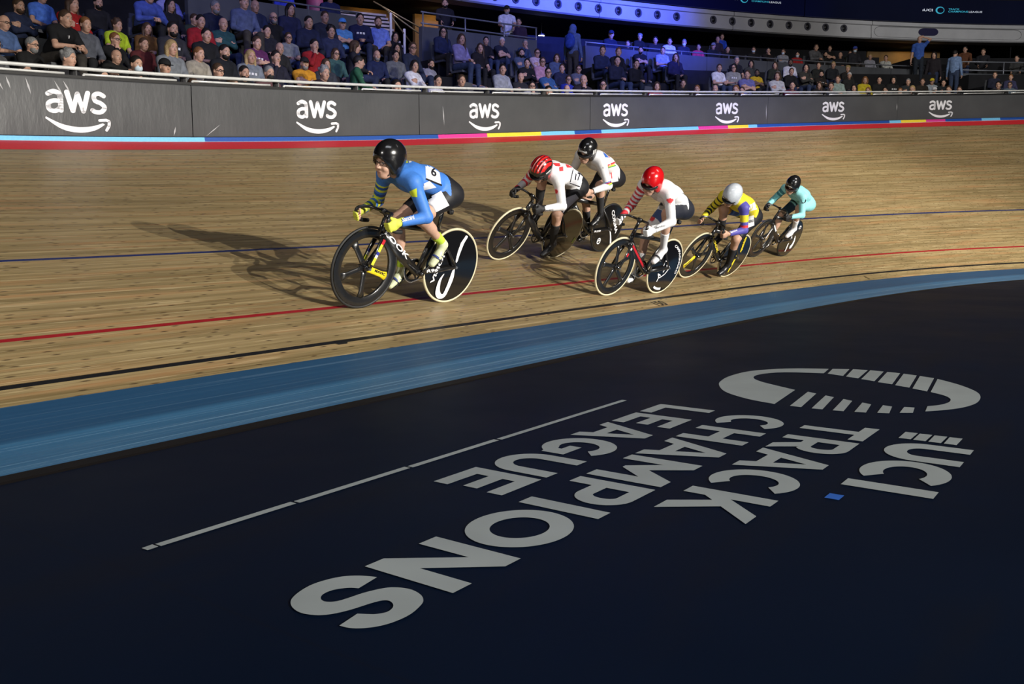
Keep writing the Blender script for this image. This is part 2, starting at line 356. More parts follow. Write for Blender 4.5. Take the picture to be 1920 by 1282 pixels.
# ---- infield floor, kerb strip
t = NT('navy_matting'); tc = t.n('ShaderNodeTexCoord'); mp = t.n('ShaderNodeMapping', i_0=tc.outputs['Object']); mp.inputs['Rotation'].default_value = (0, 0, -.948109)
sx = t.n('ShaderNodeSeparateXYZ', i_0=mp.outputs[0]); nz = t.noise(tc.outputs['Object'], .5, 4, .6); fine = t.noise(tc.outputs['Object'], 130, 2)
c = t.mix(t.rng(nz, .35, .65), (.0006, .0036, .0125), (.0012, .0046, .0155)); c = t.mix(t.rng(fine, .4, .7, 0, .25), c, (.002, .006, .015))
st = t.rng(t.noise(t.comb(t.ma('MULTIPLY', sx.outputs[0], .5), t.ma('MULTIPLY', sx.outputs[1], 2.5)), 1., 4, .6), .5, .75, 0, .5)
c = t.mix(st, c, (.005, .0055, .008))
mx = t.ma('ABSOLUTE', t.ma('SUBTRACT', t.ma('FRACT', t.ma('DIVIDE', t.ma('ADD', sx.outputs[0], .70), 2.0)), .5))
c = t.mix(t.rng(mx, .4965, .5, 0, .6), c, (.003, .004, .009))
matting = t.out(c, t.rng(nz, .3, .7, .46, .6), .08, 0, bump=fine, bs=.08, bd=.001)
V = [(-40, -14, 0), (45, -14, 0), (45, 42, 0), (-40, 42, 0)]
n = len(SS); E1 = surf(SS, 0.); E1[:, 2] = 0
loop = [(-40, -14), (45, -14), (45, float(E1[-1, 1]))] + [(float(p[0]), float(p[1])) for p in E1[::-1]] + [(-40, float(E1[0, 1]))]
LVv, LFf = tess([[loop]]); obj('floor', mesh('floor', np.c_[LVv, np.zeros(len(LVv))], LFf, matting), kind='structure')
def off(s, d, z):
    t_ = ip(TH, s); return np.stack([ip(PX, s) - np.sin(t_) * d, ip(PY, s) + np.cos(t_) * d, 0 * s + z], -1)
V, F, _ = sweep(lambda s, q: off(s, *q), SS, [(.01, -.002), (.0, .004), (-.10, .006), (-.115, .0)], 0)
obj('trim_2', mesh('trim_2', V, F, mat('black_edge_strip', (.004, .003, .003), .6, .2)), kind='structure')
# ---- lettering laid on the infield floor (text frame: X along the reading direction, Y to the top of the letters)
TT = .948109
def tf(P, z=.0025):
    P = np.asarray(P, float); c, s = math.cos(TT), math.sin(TT)
    return np.stack([-(c * P[:, 0] - s * P[:, 1]), -(s * P[:, 0] + c * P[:, 1]), np.full(len(P), z)], -1)
GREY = mat('grey_floor_vinyl', (.225, .252, .262), .5, var=.08, sc=3.)
def glyph(ch, W, t=.25):
    """capital letter, cap height 1, width W, stem t"""
    b = t * .86
    if ch == 'I': return [[[(0, 0), (W, 0), (W, 1), (0, 1)]]]
    if ch == 'T': return [[[(W / 2 - t / 2, 0), (W / 2 + t / 2, 0), (W / 2 + t / 2, 1 - b), (W, 1 - b), (W, 1), (0, 1), (0, 1 - b), (W / 2 - t / 2, 1 - b)]]]
    if ch == 'L': return [[[(0, 0), (W, 0), (W, b), (t, b), (t, 1), (0, 1)]]]
    if ch == 'E': return [[[(0, 0), (W, 0), (W, b), (t, b), (t, .5 - b * .48), (W * .92, .5 - b * .48), (W * .92, .5 + b * .48), (t, .5 + b * .48), (t, 1 - b), (W * .985, 1 - b), (W * .985, 1), (0, 1)]]]
    if ch == 'H': return [[[(0, 0), (t, 0), (t, .5 - b / 2), (W - t, .5 - b / 2), (W - t, 0), (W, 0), (W, 1), (W - t, 1), (W - t, .5 + b / 2), (t, .5 + b / 2), (t, 1), (0, 1)]]]
    if ch == 'N': return [[[(0, 0), (t, 0), (t, .60), (W - t * .95, 0), (W, 0), (W, 1), (W - t, 1), (W - t, .42), (t * .95, 1), (0, 1)]]]
    if ch == 'M': return [[[(0, 0), (t, 0), (t, .58), (W / 2 - .04, .20), (W / 2 + .04, .20), (W - t, .58), (W - t, 0), (W, 0), (W, 1), (W - t * 1.05, 1), (W / 2, .55), (t * 1.05, 1), (0, 1)]]]
    if ch == 'A':
        m = W / 2; q = lambda y: m - (m - .0) * (1 - y) * .0
        ax = lambda y: y * (m - .135)            # outer left edge
        return [[[(0, 0), (.265, 0), (.265 + .105 * .75, .19), (W - .265 - .105 * .75, .19), (W - .265, 0), (W, 0), (m + .13, 1), (m - .13, 1)], [(m - .155, .385), (m, .76), (m + .155, .385)]]]
    if ch == 'K': return [[[(0, 0), (t, 0), (t, .26), (t + .13, .40), (W - .32, 0), (W, 0), (t + .30, .57), (W - .03, 1), (W - .33, 1), (t, .56), (t, 1), (0, 1)]]]
    if ch == 'O':
        return [[arcp(W / 2, .5, W / 2, .515, 0, 354, 59), arcp(W / 2, .5, W / 2 - t * 1.05, .515 - t * .93, 0, 354, 59)]]
    if ch == 'C':
        o = arcp(W * .51, .5, W * .51, .515, 47, 313, 40); i = arcp(W * .51, .5, W * .51 - t * 1.06, .515 - t * .93, 306, 54, 40)
        return [[o + i]]
    if ch == 'G':
        o = arcp(W * .50, .5, W * .50, .515, 50, 322, 40); i = arcp(W * .50, .5, W * .50 - t * 1.06, .515 - t * .93, 306, 54, 40)
        return [[o + [(W * .965, .20), (W * .965, .55), (W * .52, .55), (W * .52, .36), (W * .72, .36), (W * .72, .30)] + i]]
    if ch == 'U':
        return [[[(0, 1), (0, .44)] + arcp(W / 2, .44, W / 2, .455, 180, 360, 24) + [(W, .44), (W, 1), (W - t, 1), (W - t, .44)] + arcp(W / 2, .44, W / 2 - t, .455 - t * .92, 360, 180, 24) + [(t, .44), (t, 1)]]]
    if ch in 'PR':
        cy = .655; ry = .345; rx = ry * 1.0; x0 = W - rx - (.0 if ch == 'P' else .03)
        out = [(0, 0), (t, 0), (t, .31)]
        if ch == 'R': out += [(t + .14, .31), (W - .30, 0), (W, 0), (W - .27, .37)]; a0 = -62
        else: out += [(x0, .31)]; a0 = -90
        out += arcp(x0, cy, rx, ry, a0, 90, 18) + [(0, 1)]
        return [[out, [(t, .505), (t, .80)] + arcp(x0, .652, ry - t * .96, .148, 90, -90, 12)]]
    if ch == 'S': return [[[(0, 0), (W, 0), (W, 1)]]]
SPOLY = ([(-1.669, -1.649), (-1.653, -1.688), (-1.626, -1.722), (-1.587, -1.743), (-1.534, -1.753), (-1.481, -1.744), (-1.437, -1.724), (-1.411, -1.697), (-1.396, -1.663), (-1.394, -1.629), (-1.409, -1.593), (-1.436, -1.57), (-1.477, -1.553), (-1.534, -1.54), (-1.565, -1.528), (-1.573, -1.512), (-1.564, -1.491), (-1.546, -1.476), (-1.52, -1.471), (-1.496, -1.484), (-1.486, -1.497), (-1.471, -1.523)],
 [(-1.398, -1.509), (-1.403, -1.48), (-1.42, -1.454), (-1.45, -1.431), (-1.491, -1.417), (-1.546, -1.415), (-1.603, -1.431), (-1.631, -1.449), (-1.651, -1.478), (-1.66, -1.518), (-1.649, -1.556), (-1.625, -1.581), (-1.572, -1.602), (-1.512, -1.613), (-1.486, -1.624), (-1.474, -1.645), (-1.483, -1.667), (-1.505, -1.681), (-1.538, -1.68), (-1.571, -1.659), (-1.585, -1.634)])
WORDS = [('UCI', -.885, .319, [('U', -4.229, -3.880, .31), ('C', -3.862, -3.462, .29), ('I', -3.447, -3.346, .3)], 'row nearest the right edge, with stripes'),
 ('TRACK', -1.325, .323, [('T', -4.427, -4.119, .24), ('R', -4.066, -3.765, .25), ('A', -3.738, -3.378, .25), ('C', -3.365, -3.03, .25), ('K', -3.001, -2.680, .257)], ''),
 ('CHAMPIONS', -1.733, .320, [('C', -4.395, -4.06, .25), ('H', -4.019, -3.717, .255), ('A', -3.682, -3.316, .25), ('M', -3.290, -2.912, .253), ('P', -2.869, -2.585, .255), ('I', -2.536, -2.454, .25), ('O', -2.425, -2.045, .25), ('N', -2.013, -1.706, .25), ('S', -1.685, -1.395, .26)], ''),
 ('LEAGUE', -2.144, .317, [('L', -4.397, -4.148, .25), ('E', -4.105, -3.845, .25), ('A', -3.807, -3.453, .25), ('G', -3.445, -3.105, .25), ('U', -3.075, -2.773, .25), ('E', -2.738, -2.479, .25)], '')]
def floorthing(name, label, cat, X, Y):
    return tag(empty(name, Matrix.Translation(Vector(tf([(X, Y)], 0)[0]))), label, cat)
for wd, by, ch, ls, _ in WORDS:
    r = floorthing('floor_lettering', ('large grey word %s laid on the dark blue infield floor' % wd) if wd != 'UCI' else 'large grey three letter word with four stripes, at the right of the infield', 'lettering', ls[0][1], by)
    for c, a, b, t_ in ls:
        PV, PF = tess(glyph(c, (b - a) / ch, t_)); P = np.c_[a + PV[:, 0] * ch, by + PV[:, 1] * ch]
        if c == 'S':
            sm = lambda Q: [(q.x, q.y) for q in smoothpts([(x_, y_, 0) for x_, y_ in Q], 4)]
            P, PF = tess([[sm(SPOLY[0]) + sm(SPOLY[1])]])
        obj('letter', mesh('letter', rel(r, tf(P)), PF, GREY), r)
    if wd == 'UCI':
        for y0 in (-.889, -.826, -.762, -.698):
            y1 = y0 + .054; P = np.array([(-4.445, y0), (-4.290, y0 + .002), (-4.292, y1), (-4.448, y1)]); obj('stripe', mesh('stripe', rel(r, tf(P)), [(0, 1, 2, 3)], GREY), r)
r = floorthing('floor_logo', 'large grey broken ring emblem laid on the infield floor', 'emblem', -5.6, -1.47)
def cr(P, n=5): return [(q.x, q.y) for q in smoothpts([(a, b, 0) for a, b in P], n)]
c1 = cr([(-6.274, -1.776), (-6.230, -1.86), (-6.150, -1.98), (-6.020, -2.095), (-5.827, -2.19), (-5.573, -2.213), (-5.37, -2.19), (-5.19, -2.135), (-4.975, -2.005), (-4.832, -1.819), (-4.767, -1.635)]) + cr([(-5.285, -1.689), (-5.43, -1.92), (-5.52, -2.02), (-5.60, -2.066), (-5.69, -2.082), (-5.79, -2.065), (-5.90, -2.006), (-5.985, -1.89), (-6.050, -1.745)])
c2 = cr([(-6.244, -1.073), (-6.15, -.98), (-6.03, -.885), (-5.86, -.79), (-5.688, -.745), (-5.50, -.732), (-5.36, -.748), (-5.240, -.785), (-5.132, -.841), (-5.034, -.915)]) + cr([(-5.201, -.936), (-5.27, -.893), (-5.365, -.866), (-5.45, -.864), (-5.53, -.880), (-5.611, -.924), (-5.69, -1.011)])
qs = [[(-6.29, -1.755), (-6.345, -1.655), (-6.010, -1.607), (-6.050, -1.719)], [(-6.362, -1.635), (-6.376, -1.54), (-5.960, -1.497), (-5.997, -1.584)], [(-6.379, -1.524), (-6.372, -1.435), (-5.906, -1.383), (-5.945, -1.474)], [(-6.370, -1.411), (-6.360, -1.326), (-5.847, -1.263), (-5.882, -1.357)], [(-6.350, -1.302), (-6.322, -1.214), (-5.78, -1.148), (-5.822, -1.24)], [(-6.308, -1.192), (-6.266, -1.098), (-5.70, -1.033), (-5.758, -1.126)],
 [(-5.266, -1.607), (-5.236, -1.548), (-4.762, -1.486), (-4.764, -1.548)], [(-5.205, -1.485), (-5.175, -1.429), (-4.768, -1.374), (-4.762, -1.430)], [(-5.148, -1.368), (-5.119, -1.312), (-4.785, -1.268), (-4.775, -1.322)], [(-5.098, -1.252), (-5.075, -1.199), (-4.815, -1.162), (-4.800, -1.217)], [(-5.085, -1.140), (-5.075, -1.090), (-4.868, -1.058), (-4.846, -1.113)], [(-5.100, -1.034), (-5.115, -.984), (-4.955, -.960), (-4.915, -1.017)]]
for nm, P in [('crescent', c1), ('crescent', c2)] + [('bar', q) for q in qs]:
    PV, PF = tess([[P]]); obj(nm, mesh(nm, rel(r, tf(PV)), PF, GREY), r)
r = floorthing('floor_line', 'thin pale grey dashed line on the infield left of the lettering', 'line', -4.38, -2.36)
for a, b in ((-4.381, -3.186), (-3.170, -2.585), (-2.572, -2.000), (-1.988, -1.466), (-1.459, -1.422)):
    P = np.array([(a, -2.378), (b, -2.374), (b, -2.343), (a, -2.346)]); obj('dash', mesh('dash', rel(r, tf(P)), [(0, 1, 2, 3)], GREY), r)
P = tf(np.array([(-3.205, -.884), (-3.137, -.884), (-3.137, -.833), (-3.205, -.833)]), .002)
r = floorthing('floor_sticker', 'small bright blue square sticker on the infield right of the word TRACK', 'sticker', -3.17, -.86); obj('square', mesh('square', rel(r, P), [(0, 1, 2, 3)], mat('blue_sticker', (.015, .085, .36), .5)), r)
# distance marks painted beside the measuring line
def trackmark(s0, w0, txt, sz, label):
    TV, TF, asp = textpolys(txt, .01); z = empty('distance_mark', Matrix.Translation(Vector(surf(s0, w0)))); tag(z, label, 'marking')
    V = surf(s0 + TV[:, 0] * sz * asp, w0 + TV[:, 1] * sz); V[:, 2] += .003; obj('digits', mesh('digits', rel(z, V), TF, mat('black_paint', (.008, .008, .009), .5)), z)
trackmark(7.05, WB + .03, '150', .13, 'black painted number on the boards beside the black line')
P = [surf(s_, w_) + np.array([0, 0, .003]) for s_, w_ in ((2.42, WB + .17), (2.50, WB + .17), (2.53, WB + .2), (2.41, WB + .2))]; z = tag(empty('distance_mark', Matrix.Translation(Vector(P[0]))), 'short black tick hanging from the black line at the left', 'marking'); obj('tick', mesh('tick', rel(z, P), [(0, 1, 2, 3)], mat('black_paint', (.008, .008, .009), .5)), z)
trackmark(14.3, WB + .03, '//', .13, 'small black painted tick marks at the far right of the boards')
# ================================================================ the stand behind the track
CONC = mat('grey_concrete', (.050, .052, .058), .8, .3, var=.2, sc=3.)
DARK = mat('dark_concrete', (.012, .012, .014), .85, .2, var=.2, sc=3.)
PANEL = mat('grey_wall_panel', (.075, .080, .090), .6, .3, var=.12, sc=2.)
RAILM = mat('painted_steel', (.20, .21, .24), .4, .5, .4)
def hw(s): return 3.29 - .040 * (np.asarray(s, float) - 10.9)
def ext(s): return 0.
def rowd(i): return .7 + .8 * i + (.75 if i >= 6 else 0)
def rowh(i): return -.30 + .40 * i + (.15 if i >= 6 else 0)
def struct_sweep(name, s0, s1, prof, m, step=.5, uvq=False, **kw):
    ss = np.unique(np.r_[s0, np.arange(math.ceil(s0 / step) * step + 1e-6, s1, step), s1])
    V, F, _ = sweep(lambda s, q: top(s, q[0], q[1](s) if callable(q[1]) else q[1]), ss, prof, 0)
    n = len(ss); m2 = len(prof); F += [tuple(j * n for j in range(m2)), tuple(j * n + n - 1 for j in range(m2))[::-1]]
    return obj(name, mesh(name, V, F, m), **kw)
# terraces
for (a, b, i0_, i1_) in ((-16, 9.2, 0, 11), (9.2, 13.0, 0, 11), (13.0, 14.6, 0, 5), (14.6, 17.85, 0, 6), (17.85, 19.25, 0, 4), (19.25, 29.85, 0, 10), (29.85, 30.8, 0, 3), (30.8, 46, 0, 9)):
    prof = [(.15, -1.0), (.15, rowh(0))]
    for i in range(i0_, i1_):
        e = rowd(i) + .25; prof += [(e, rowh(i)), (e, rowh(i + 1))]
    prof += [(10.5, rowh(i1_)), (10.5, -1.0)]
    struct_sweep('floor_stand', a, b, prof, DARK, 1.0, kind='structure')
# parapet walls with rails
def parapet(a, b, hf, label, rails, posts):
    r = tag(empty('parapet_wall', Matrix.Translation(Vector(top(a, 5.45, 1.)))), label, 'wall'); q = a
    while q < b - .05:
        e = min(b, q + 1.9); ss = np.linspace(q + .008, e - .008, 5)
        V, F, _ = sweep(lambda s, z: top(s, z[0], z[1](s) if callable(z[1]) else z[1]), ss, [(5.42, 1.5), (5.42, hf), (5.54, hf), (5.54, 1.5)], 0)
        n = len(ss); F += [(0, n, 2 * n, 3 * n), (n - 1, 4 * n - 1, 3 * n - 1, 2 * n - 1)]
        obj('wall_panel', mesh('wall_panel', rel(r, V), F, PANEL), r); q = e
    o0 = Vector(r.matrix_world.translation)
    for f_ in rails:
        bm = bmesh.new(); tube(bm, [Vector(top(s, 5.44, f_(s))) - o0 for s in np.arange(a, b + .01, max(.2, (b - a) / 12))], .022, 8); bmobj('rail', bm, RAILM, r, True)
    for s in posts:
        bm = bmesh.new(); tube(bm, [Vector(top(s, 5.44, hf(s) - .25)) - o0, Vector(top(s, 5.44, rails[0](s))) - o0], .022, 8); bmobj('post', bm, RAILM, r, True)
parapet(9.2, 13.0, hw, 'blue lit parapet wall left of the steps with one top rail', [lambda s: hw(s) + .09], (9.25, 10.5, 11.8, 12.95))
parapet(14.6, 17.85, lambda s: hw(s) - .02, 'blue lit parapet wall right of the steps under a two bar railing', [lambda s: 3.48 - .045 * (s - 14.7), lambda s: 3.20 - .050 * (s - 14.7)], (14.65, 15.8, 16.9, 17.83))
parapet(19.3, 29.8, lambda s: 2.94 - .0415 * (s - 19.3), 'long grey parapet wall in the middle of the stand with a thin top rail', [lambda s: 3.04 - .040 * (s - 19.3)], (19.32, 20.8, 22.3, 23.8, 25.3, 26.8, 28.3, 29.78))
parapet(30.8, 44., lambda s: 2.38 - .03 * (s - 30.8), 'grey parapet wall at the far right of the stand under a two bar railing', [lambda s: 2.81 - .02 * (s - 31.1), lambda s: 2.50 - .03 * (s - 31.1)], (30.85, 32.0, 33.4, 35, 36.5, 38))
# white balcony front with round openings, screen band above
def fl(s): return 4.765 - .0315 * (np.asarray(s, float) - 17.9)
def fu(s): return fl(s) + .66 + .0025 * (np.asarray(s, float) - 17.9)
t = NT('white_plaster'); tc = t.n('ShaderNodeTexCoord'); nz = t.noise(tc.outputs['Object'], .9, 4, .6)
plaster = t.out(t.mix(t.rng(nz, .3, .7), (.40, .40, .41), (.50, .50, .51)), .6, .3)
fas = tag(empty('balcony_front', Matrix.Translation(Vector(top(17., 9., 4.8)))), 'long white balcony front with a row of round black openings', 'balcony front')
for a in np.arange(-2, 46, 4.):
    ss = np.linspace(a + .006, a + 3.994, 9)
    V, F, _ = sweep(lambda s, z: top(s, z[0], z[1](s)), ss, [(9.6, fl), (9.05, fl), (8.98, lambda s: fl(s) + .04), (9.0, lambda s: fu(s) - .16), (8.93, lambda s: fu(s) - .14), (8.93, fu), (9.2, fu)], 0)
    obj('fascia_panel', mesh('fascia_panel', rel(fas, V), F, plaster), fas)
BLK = mat('black_vent', (.010, .010, .012), .5); VG = mat('grey_vent_ring', (.07, .07, .09), .5)
PORT = [17.7, 18.3, 18.9, 19.5, 20.1, 20.75, 21.35, 21.95, 22.55, 23.15, 23.72, 24.3, 25.4, 25.97, 26.53, 27.09, 27.64, 28.18, 28.7, 29.22]
for s in PORT:
    h = 4.985 - .0245 * (s - 20.1); p = Vector(top(s, 8.985, h)); th_ = float(ip(TH, s))
    r = empty('air_nozzle', Matrix.Translation(p) @ Matrix.Rotation(th_, 4, 'Z')); bm = bmesh.new()
    ringm(bm, [(.155, .0), (.15, -.05), (.125, -.06), (.11, -.03), (.105, .0)], (0, 0, 0), 20); bmobj('ring', bm, VG, r, True)
    bm = bmesh.new(); ringm(bm, [(.108, -.004), (.07, -.012), (.05, -.05), (.001, -.06)], (0, 0, 0), 16); bmobj('nozzle', bm, BLK, r, True)
    k = PORT.index(s); tag(r, 'round black air nozzle in the blue lit part of the white balcony front' if k < 12 else 'round black air nozzle in the grey unlit part of the white balcony front', 'air nozzle', 'air nozzles in the blue lit balcony front' if k < 12 else 'air nozzles in the grey balcony front')
# long recessed panel with the oval lamp
ssv = []
for q in arcp(30.25, 0, .17, .17, 90, 270, 8): ssv.append(q)
for q in arcp(33.75, 0, .17, .17, -90, 90, 8): ssv.append(q)
outl = ssv + [ssv[0]]; bm = bmesh.new(); r = tag(empty('recess_trim', Matrix.Translation(Vector(top(32, 8.99, 4.6)))), 'long rounded recessed outline on the white balcony front at far right', 'trim'); o0 = Vector(r.matrix_world.translation)
dens = []
for a, b in zip(outl, outl[1:]):
    for k in range(6 if abs(a[0] - b[0]) > 1 else 1): dens.append((a[0] + (b[0] - a[0]) * k / (6 if abs(a[0] - b[0]) > 1 else 1), a[1] + (b[1] - a[1]) * k / (6 if abs(a[0] - b[0]) > 1 else 1)))
dens.append(dens[0]); tube(bm, [Vector(top(a, 8.985, 4.68 - .028 * (a - 30.1) + b * 1.25)) - o0 for a, b in dens], .010, 6, cap=False); bmobj('outline', bm, mat('grey_groove', (.16, .16, .17), .7), r, True)
r = tag(empty('wall_lamp', Matrix.Translation(Vector(top(31.55, 8.97, 4.69)))), 'unlit dark oval lamp on the white balcony front above the standing person in blue', 'lamp')
pts = arcp(31.40, 0, .12, .15, 90, 270, 8) + arcp(31.68, 0, .12, .15, -90, 90, 8); TV, TF = tess([[pts]])
V = np.concatenate([top(TV[:, 0], 8.96, 4.685 + TV[:, 1]), top(np.array([p[0] for p in pts]), 8.998, 4.685 + np.array([p[1] for p in pts]))]); n0 = len(TV)
F = list(TF) + [(k, (k + 1) % n0, n0 + (k + 1) % n0, n0 + k) for k in range(n0)]; obj('lens', mesh('lens', rel(r, V), F, mat('dark_blue_glass', (.02, .018, .06), .4)), r)
# screen band
t = NT('screen_face'); uvn = t.n('ShaderNodeUVMap', uv_map='uv'); sx = t.n('ShaderNodeSeparateXYZ', i_0=uvn.outputs[0]); nz = t.noise(uvn.outputs[0], .4, 2)
t.out((.002, .0025, .006), .5, .1); ec = t.mix(t.rng(sx.outputs[0], 24., 29.), (.003, .004, .11), (.0045, .007, .030)); t.put(t.b.inputs['Emission Color'], ec); t.put(t.b.inputs['Emission Strength'], t.rng(nz, .3, .7, .20, .32))
scr = tag(empty('screen_band', Matrix.Translation(Vector(top(20., 8.8, 5.6)))), 'long dark navy screen band above the white balcony front', 'screen')
for a in np.arange(-2, 46, 6.):
    ss = np.linspace(a + .01, a + 5.99, 13); pr = [(8.90, lambda s: fu(s) + .012), (8.80, lambda s: fu(s) + .02), (8.80, lambda s: fu(s) + .99), (8.92, lambda s: fu(s) + 1.02), (9.6, lambda s: fu(s) + 1.02)]
    V, F, _ = sweep(lambda s, z: top(s, z[0], z[1](s)), ss, pr, 0); uv = np.concatenate([np.stack([ss, np.full(len(ss), z[1](0) - fu(0))], -1) for z in pr])
    obj('screen_panel', mesh('screen_panel', rel(scr, V), F, t.m, False, uv), scr)
EW = emis('lit_white', (.42, .45, .52), .9); EC = emis('lit_cyan', (.03, .30, .42), .8)
def scrtext(s0, s1, h0, h1, txt, m, bold=.01):
    TV, TF, asp = textpolys(txt, bold); V = top(s0 + TV[:, 0] * (s1 - s0), 8.79, h0 + TV[:, 1] * (h1 - h0)); obj('screen_lettering', mesh('screen_lettering', rel(scr, V), TF, m), scr)
for s0, hh in ((31.28, 5.54), (25.75, 5.66)):
    scrtext(s0, s0 + .27, hh - .05, hh + .05, 'ıUCI', EW, .02)
    TV, TF = tess([[arcp(0, 0, 1, 1, 40, 320, 24) + arcp(.12, 0, .74, .76, 320, 40, 24)], [arcp(0, 0, 1, 1, -38, 38, 8) + arcp(0, 0, .86, .86, 38, -38, 8)]])
    V = top(s0 + .46 + TV[:, 0] * .115, 8.79, hh + TV[:, 1] * .145); obj('screen_emblem', mesh('screen_emblem', rel(scr, V), TF, EC), scr)
    scrtext(s0 + .68, s0 + .97, hh + .015, hh + .085, 'TRACK', EC); scrtext(s0 + .68, s0 + 1.19, hh - .085, hh - .015, 'CHAMPIONS', EC); scrtext(s0 + 1.21, s0 + 1.55, hh - .09, hh - .02, 'LEAGUE', EW)
# dark soffit under the balcony, back wall, ceiling
struct_sweep('ceiling_balcony', -2, 46, [(9.3, lambda s: fl(s) + .01), (15, lambda s: fl(s) - .1), (15, lambda s: fl(s) + .3), (9.3, lambda s: fl(s) + .3)], DARK, 2., kind='structure')
struct_sweep('wall_back', -16, 46, [(12.5, -.8), (12.5, 7.), (12.8, 7.), (12.8, -.8)], mat('black_back_wall', (.0045, .0045, .006), .9), 2., kind='structure')
struct_sweep('wall_upper', -16, 46, [(9.7, lambda s: fu(s) + .9), (9.7, 14.), (9.9, 14.), (9.9, lambda s: fu(s) + .9)], mat('black_back_wall', (.0045, .0045, .006), .9), 2., kind='structure')
obj('ceiling', mesh('ceiling', [(-60, -40, 21), (60, -40, 21), (60, 60, 21), (-60, 60, 21)], [(0, 3, 2, 1)], mat('dark_roof', (.006, .006, .008), .9)), kind='structure')
# steps between the two blue parapets, ochre walls behind
STEP = mat('pale_step_nosing', (.34, .31, .36), .7, var=.15, sc=6); OCH = mat('ochre_wall', (.19, .105, .030), .7, var=.2, sc=2)
st_ = tag(empty('steps', Matrix.Translation(Vector(top(13.8, 5.5, 1.9)))), 'flight of pale lit steps rising between the two blue parapet walls', 'stairs')
for k in range(14):
    d0 = 5.25 + .27 * k; h0 = 2.05 + .155 * k; sh = .11 * max(0, k - 2)
    def stepbox(s0, s1, da, db, ha, hb): 
        V = [top(s, d, h) for h in (ha, hb) for s, d in ((s0, da), (s1, da), (s1, db), (s0, db))]; return V, [(0, 1, 2, 3), (4, 7, 6, 5), (0, 4, 5, 1), (1, 5, 6, 2), (2, 6, 7, 3), (3, 7, 4, 0)]
    V, F = stepbox(13.25 + sh, 14.55 + sh, d0, d0 + .27, h0 - .35, h0 - .055); obj('riser', mesh('riser', rel(st_, V), F, DARK), st_)
    V, F = stepbox(13.25 + sh, 14.55 + sh, d0 - .02, d0 + .27, h0 - .055, h0); obj('tread', mesh('tread', rel(st_, V), F, STEP), st_)
spot('stair_light', tuple(top(13.9, 6.1, 6.2)), tuple(top(14.6, 7.6, 3.1)), 260, 90, .8, (.85, .75, 1))
def wallbox(name, s0, s1, d, h0, h1, m, **kw): return struct_sweep(name, s0, s1, [(d, h0), (d, h1), (d + .12, h1), (d + .12, h0)], m, .5, **kw)
wallbox('wall_ochre', 15.4, 17.0, 10.6, 2.6, 4.6, OCH, kind='structure')
wallbox('wall_ochre', 17.55, 18.45, 10.6, 3.2, 4.6, OCH, kind='structure')
wallbox('wall_ochre', 30.6, 32.5, 10.6, 2.6, 4.2, OCH, kind='structure')
spot('corridor_light', tuple(top(16.2, 9.8, 4.55)), tuple(top(16.3, 10.6, 3.9)), 14, 150, .9, (1, .62, .2), .1)
spot('corridor_light', tuple(top(18.0, 9.8, 4.5)), tuple(top(18.0, 10.6, 4.1)), 22, 150, .9, (1, .66, .25), .1)
spot('corridor_light', tuple(top(31.5, 9.8, 4.1)), tuple(top(31.6, 10.6, 3.6)), 14, 150, .9, (1, .66, .2), .1)
hr = tag(empty('stair_railing', Matrix.Translation(Vector(top(14.0, 5.7, 2.6)))), 'steel stair railing with blue lit posts beside the pale steps', 'railing'); o0 = Vector(hr.matrix_world.translation)
for a, b in (((14.3, 6.5, 3.75), (15.0, 5.75, 2.85)), ((14.45, 7.1, 4.0), (15.3, 6.2, 3.15)), ((13.95, 5.75, 3.46), (14.5, 5.7, 2.75))):
    bm = bmesh.new(); tube(bm, [Vector(top(*a)) - o0, Vector(top(*b)) - o0], .018, 8); bmobj('rail', bm, mat('brass_rail', (.30, .24, .12), .35, .5, .6), hr, True)
for a, h0, h1 in ((14.0, 2.3, 3.44), (14.35, 2.2, 3.08)):
    bm = bmesh.new(); tube(bm, [Vector(top(a, 5.72, h0)) - o0, Vector(top(a, 5.72, h1)) - o0], .032, 8); bmobj('post', bm, mat('white_post', (.65, .65, .7), .5), hr, True)
# round column, downlights
c = tag(empty('column', Matrix.Translation(Vector(top(13.45, 7.9, 2.)))), 'round column lit magenta behind the left parapet wall', 'column'); bm = bmesh.new()
tube(bm, [(0, 0, 0), (0, 0, 3.2)], .22, 20); bmobj('shaft', bm, mat('magenta_lit_column', (.16, .04, .10), .6), c, True)  # magenta light is mixed into the colour of a pale column
bm = bmesh.new(); tube(bm, [(0, 0, 3.2), (0, 0, 3.3)], .28, 20); bmobj('collar', bm, mat('magenta_lit_column', (.16, .04, .10), .6), c, True)
spot('magenta_lamp', tuple(top(13.2, 5.6, 6.2)), tuple(top(13.45, 7.9, 4.3)), 150, 18, .5, (1, .02, .35), .05)
for s, d, h, lb in ((21.1, 10.5, 4.17, 'small bright round downlight in the dark opening left of the walking person'), (33.9, 9.6, 3.12, 'small bright round downlight at the far right above the parapet wall')):
    p = Vector(top(s, d, h)); r = tag(empty('downlight', Matrix.Translation(p)), lb, 'lamp'); bm = bmesh.new()
    tube(bm, [(0, 0, 0), (0, 0, .03)], .11, 20); bmobj('diffuser', bm, emis('lamp_glow', (1, .97, .85), 8), r)
    bm = bmesh.new(); tube(bm, [(0, 0, .035), (0, 0, .08)], .13, 20); bmobj('housing', bm, BLK, r)
    bm = bmesh.new(); tube(bm, [(0, 0, .08), (0, 0, float(top(s, d, fl(s))[2]) - p.z)], .012, 6); bmobj('stem', bm, BLK, r)
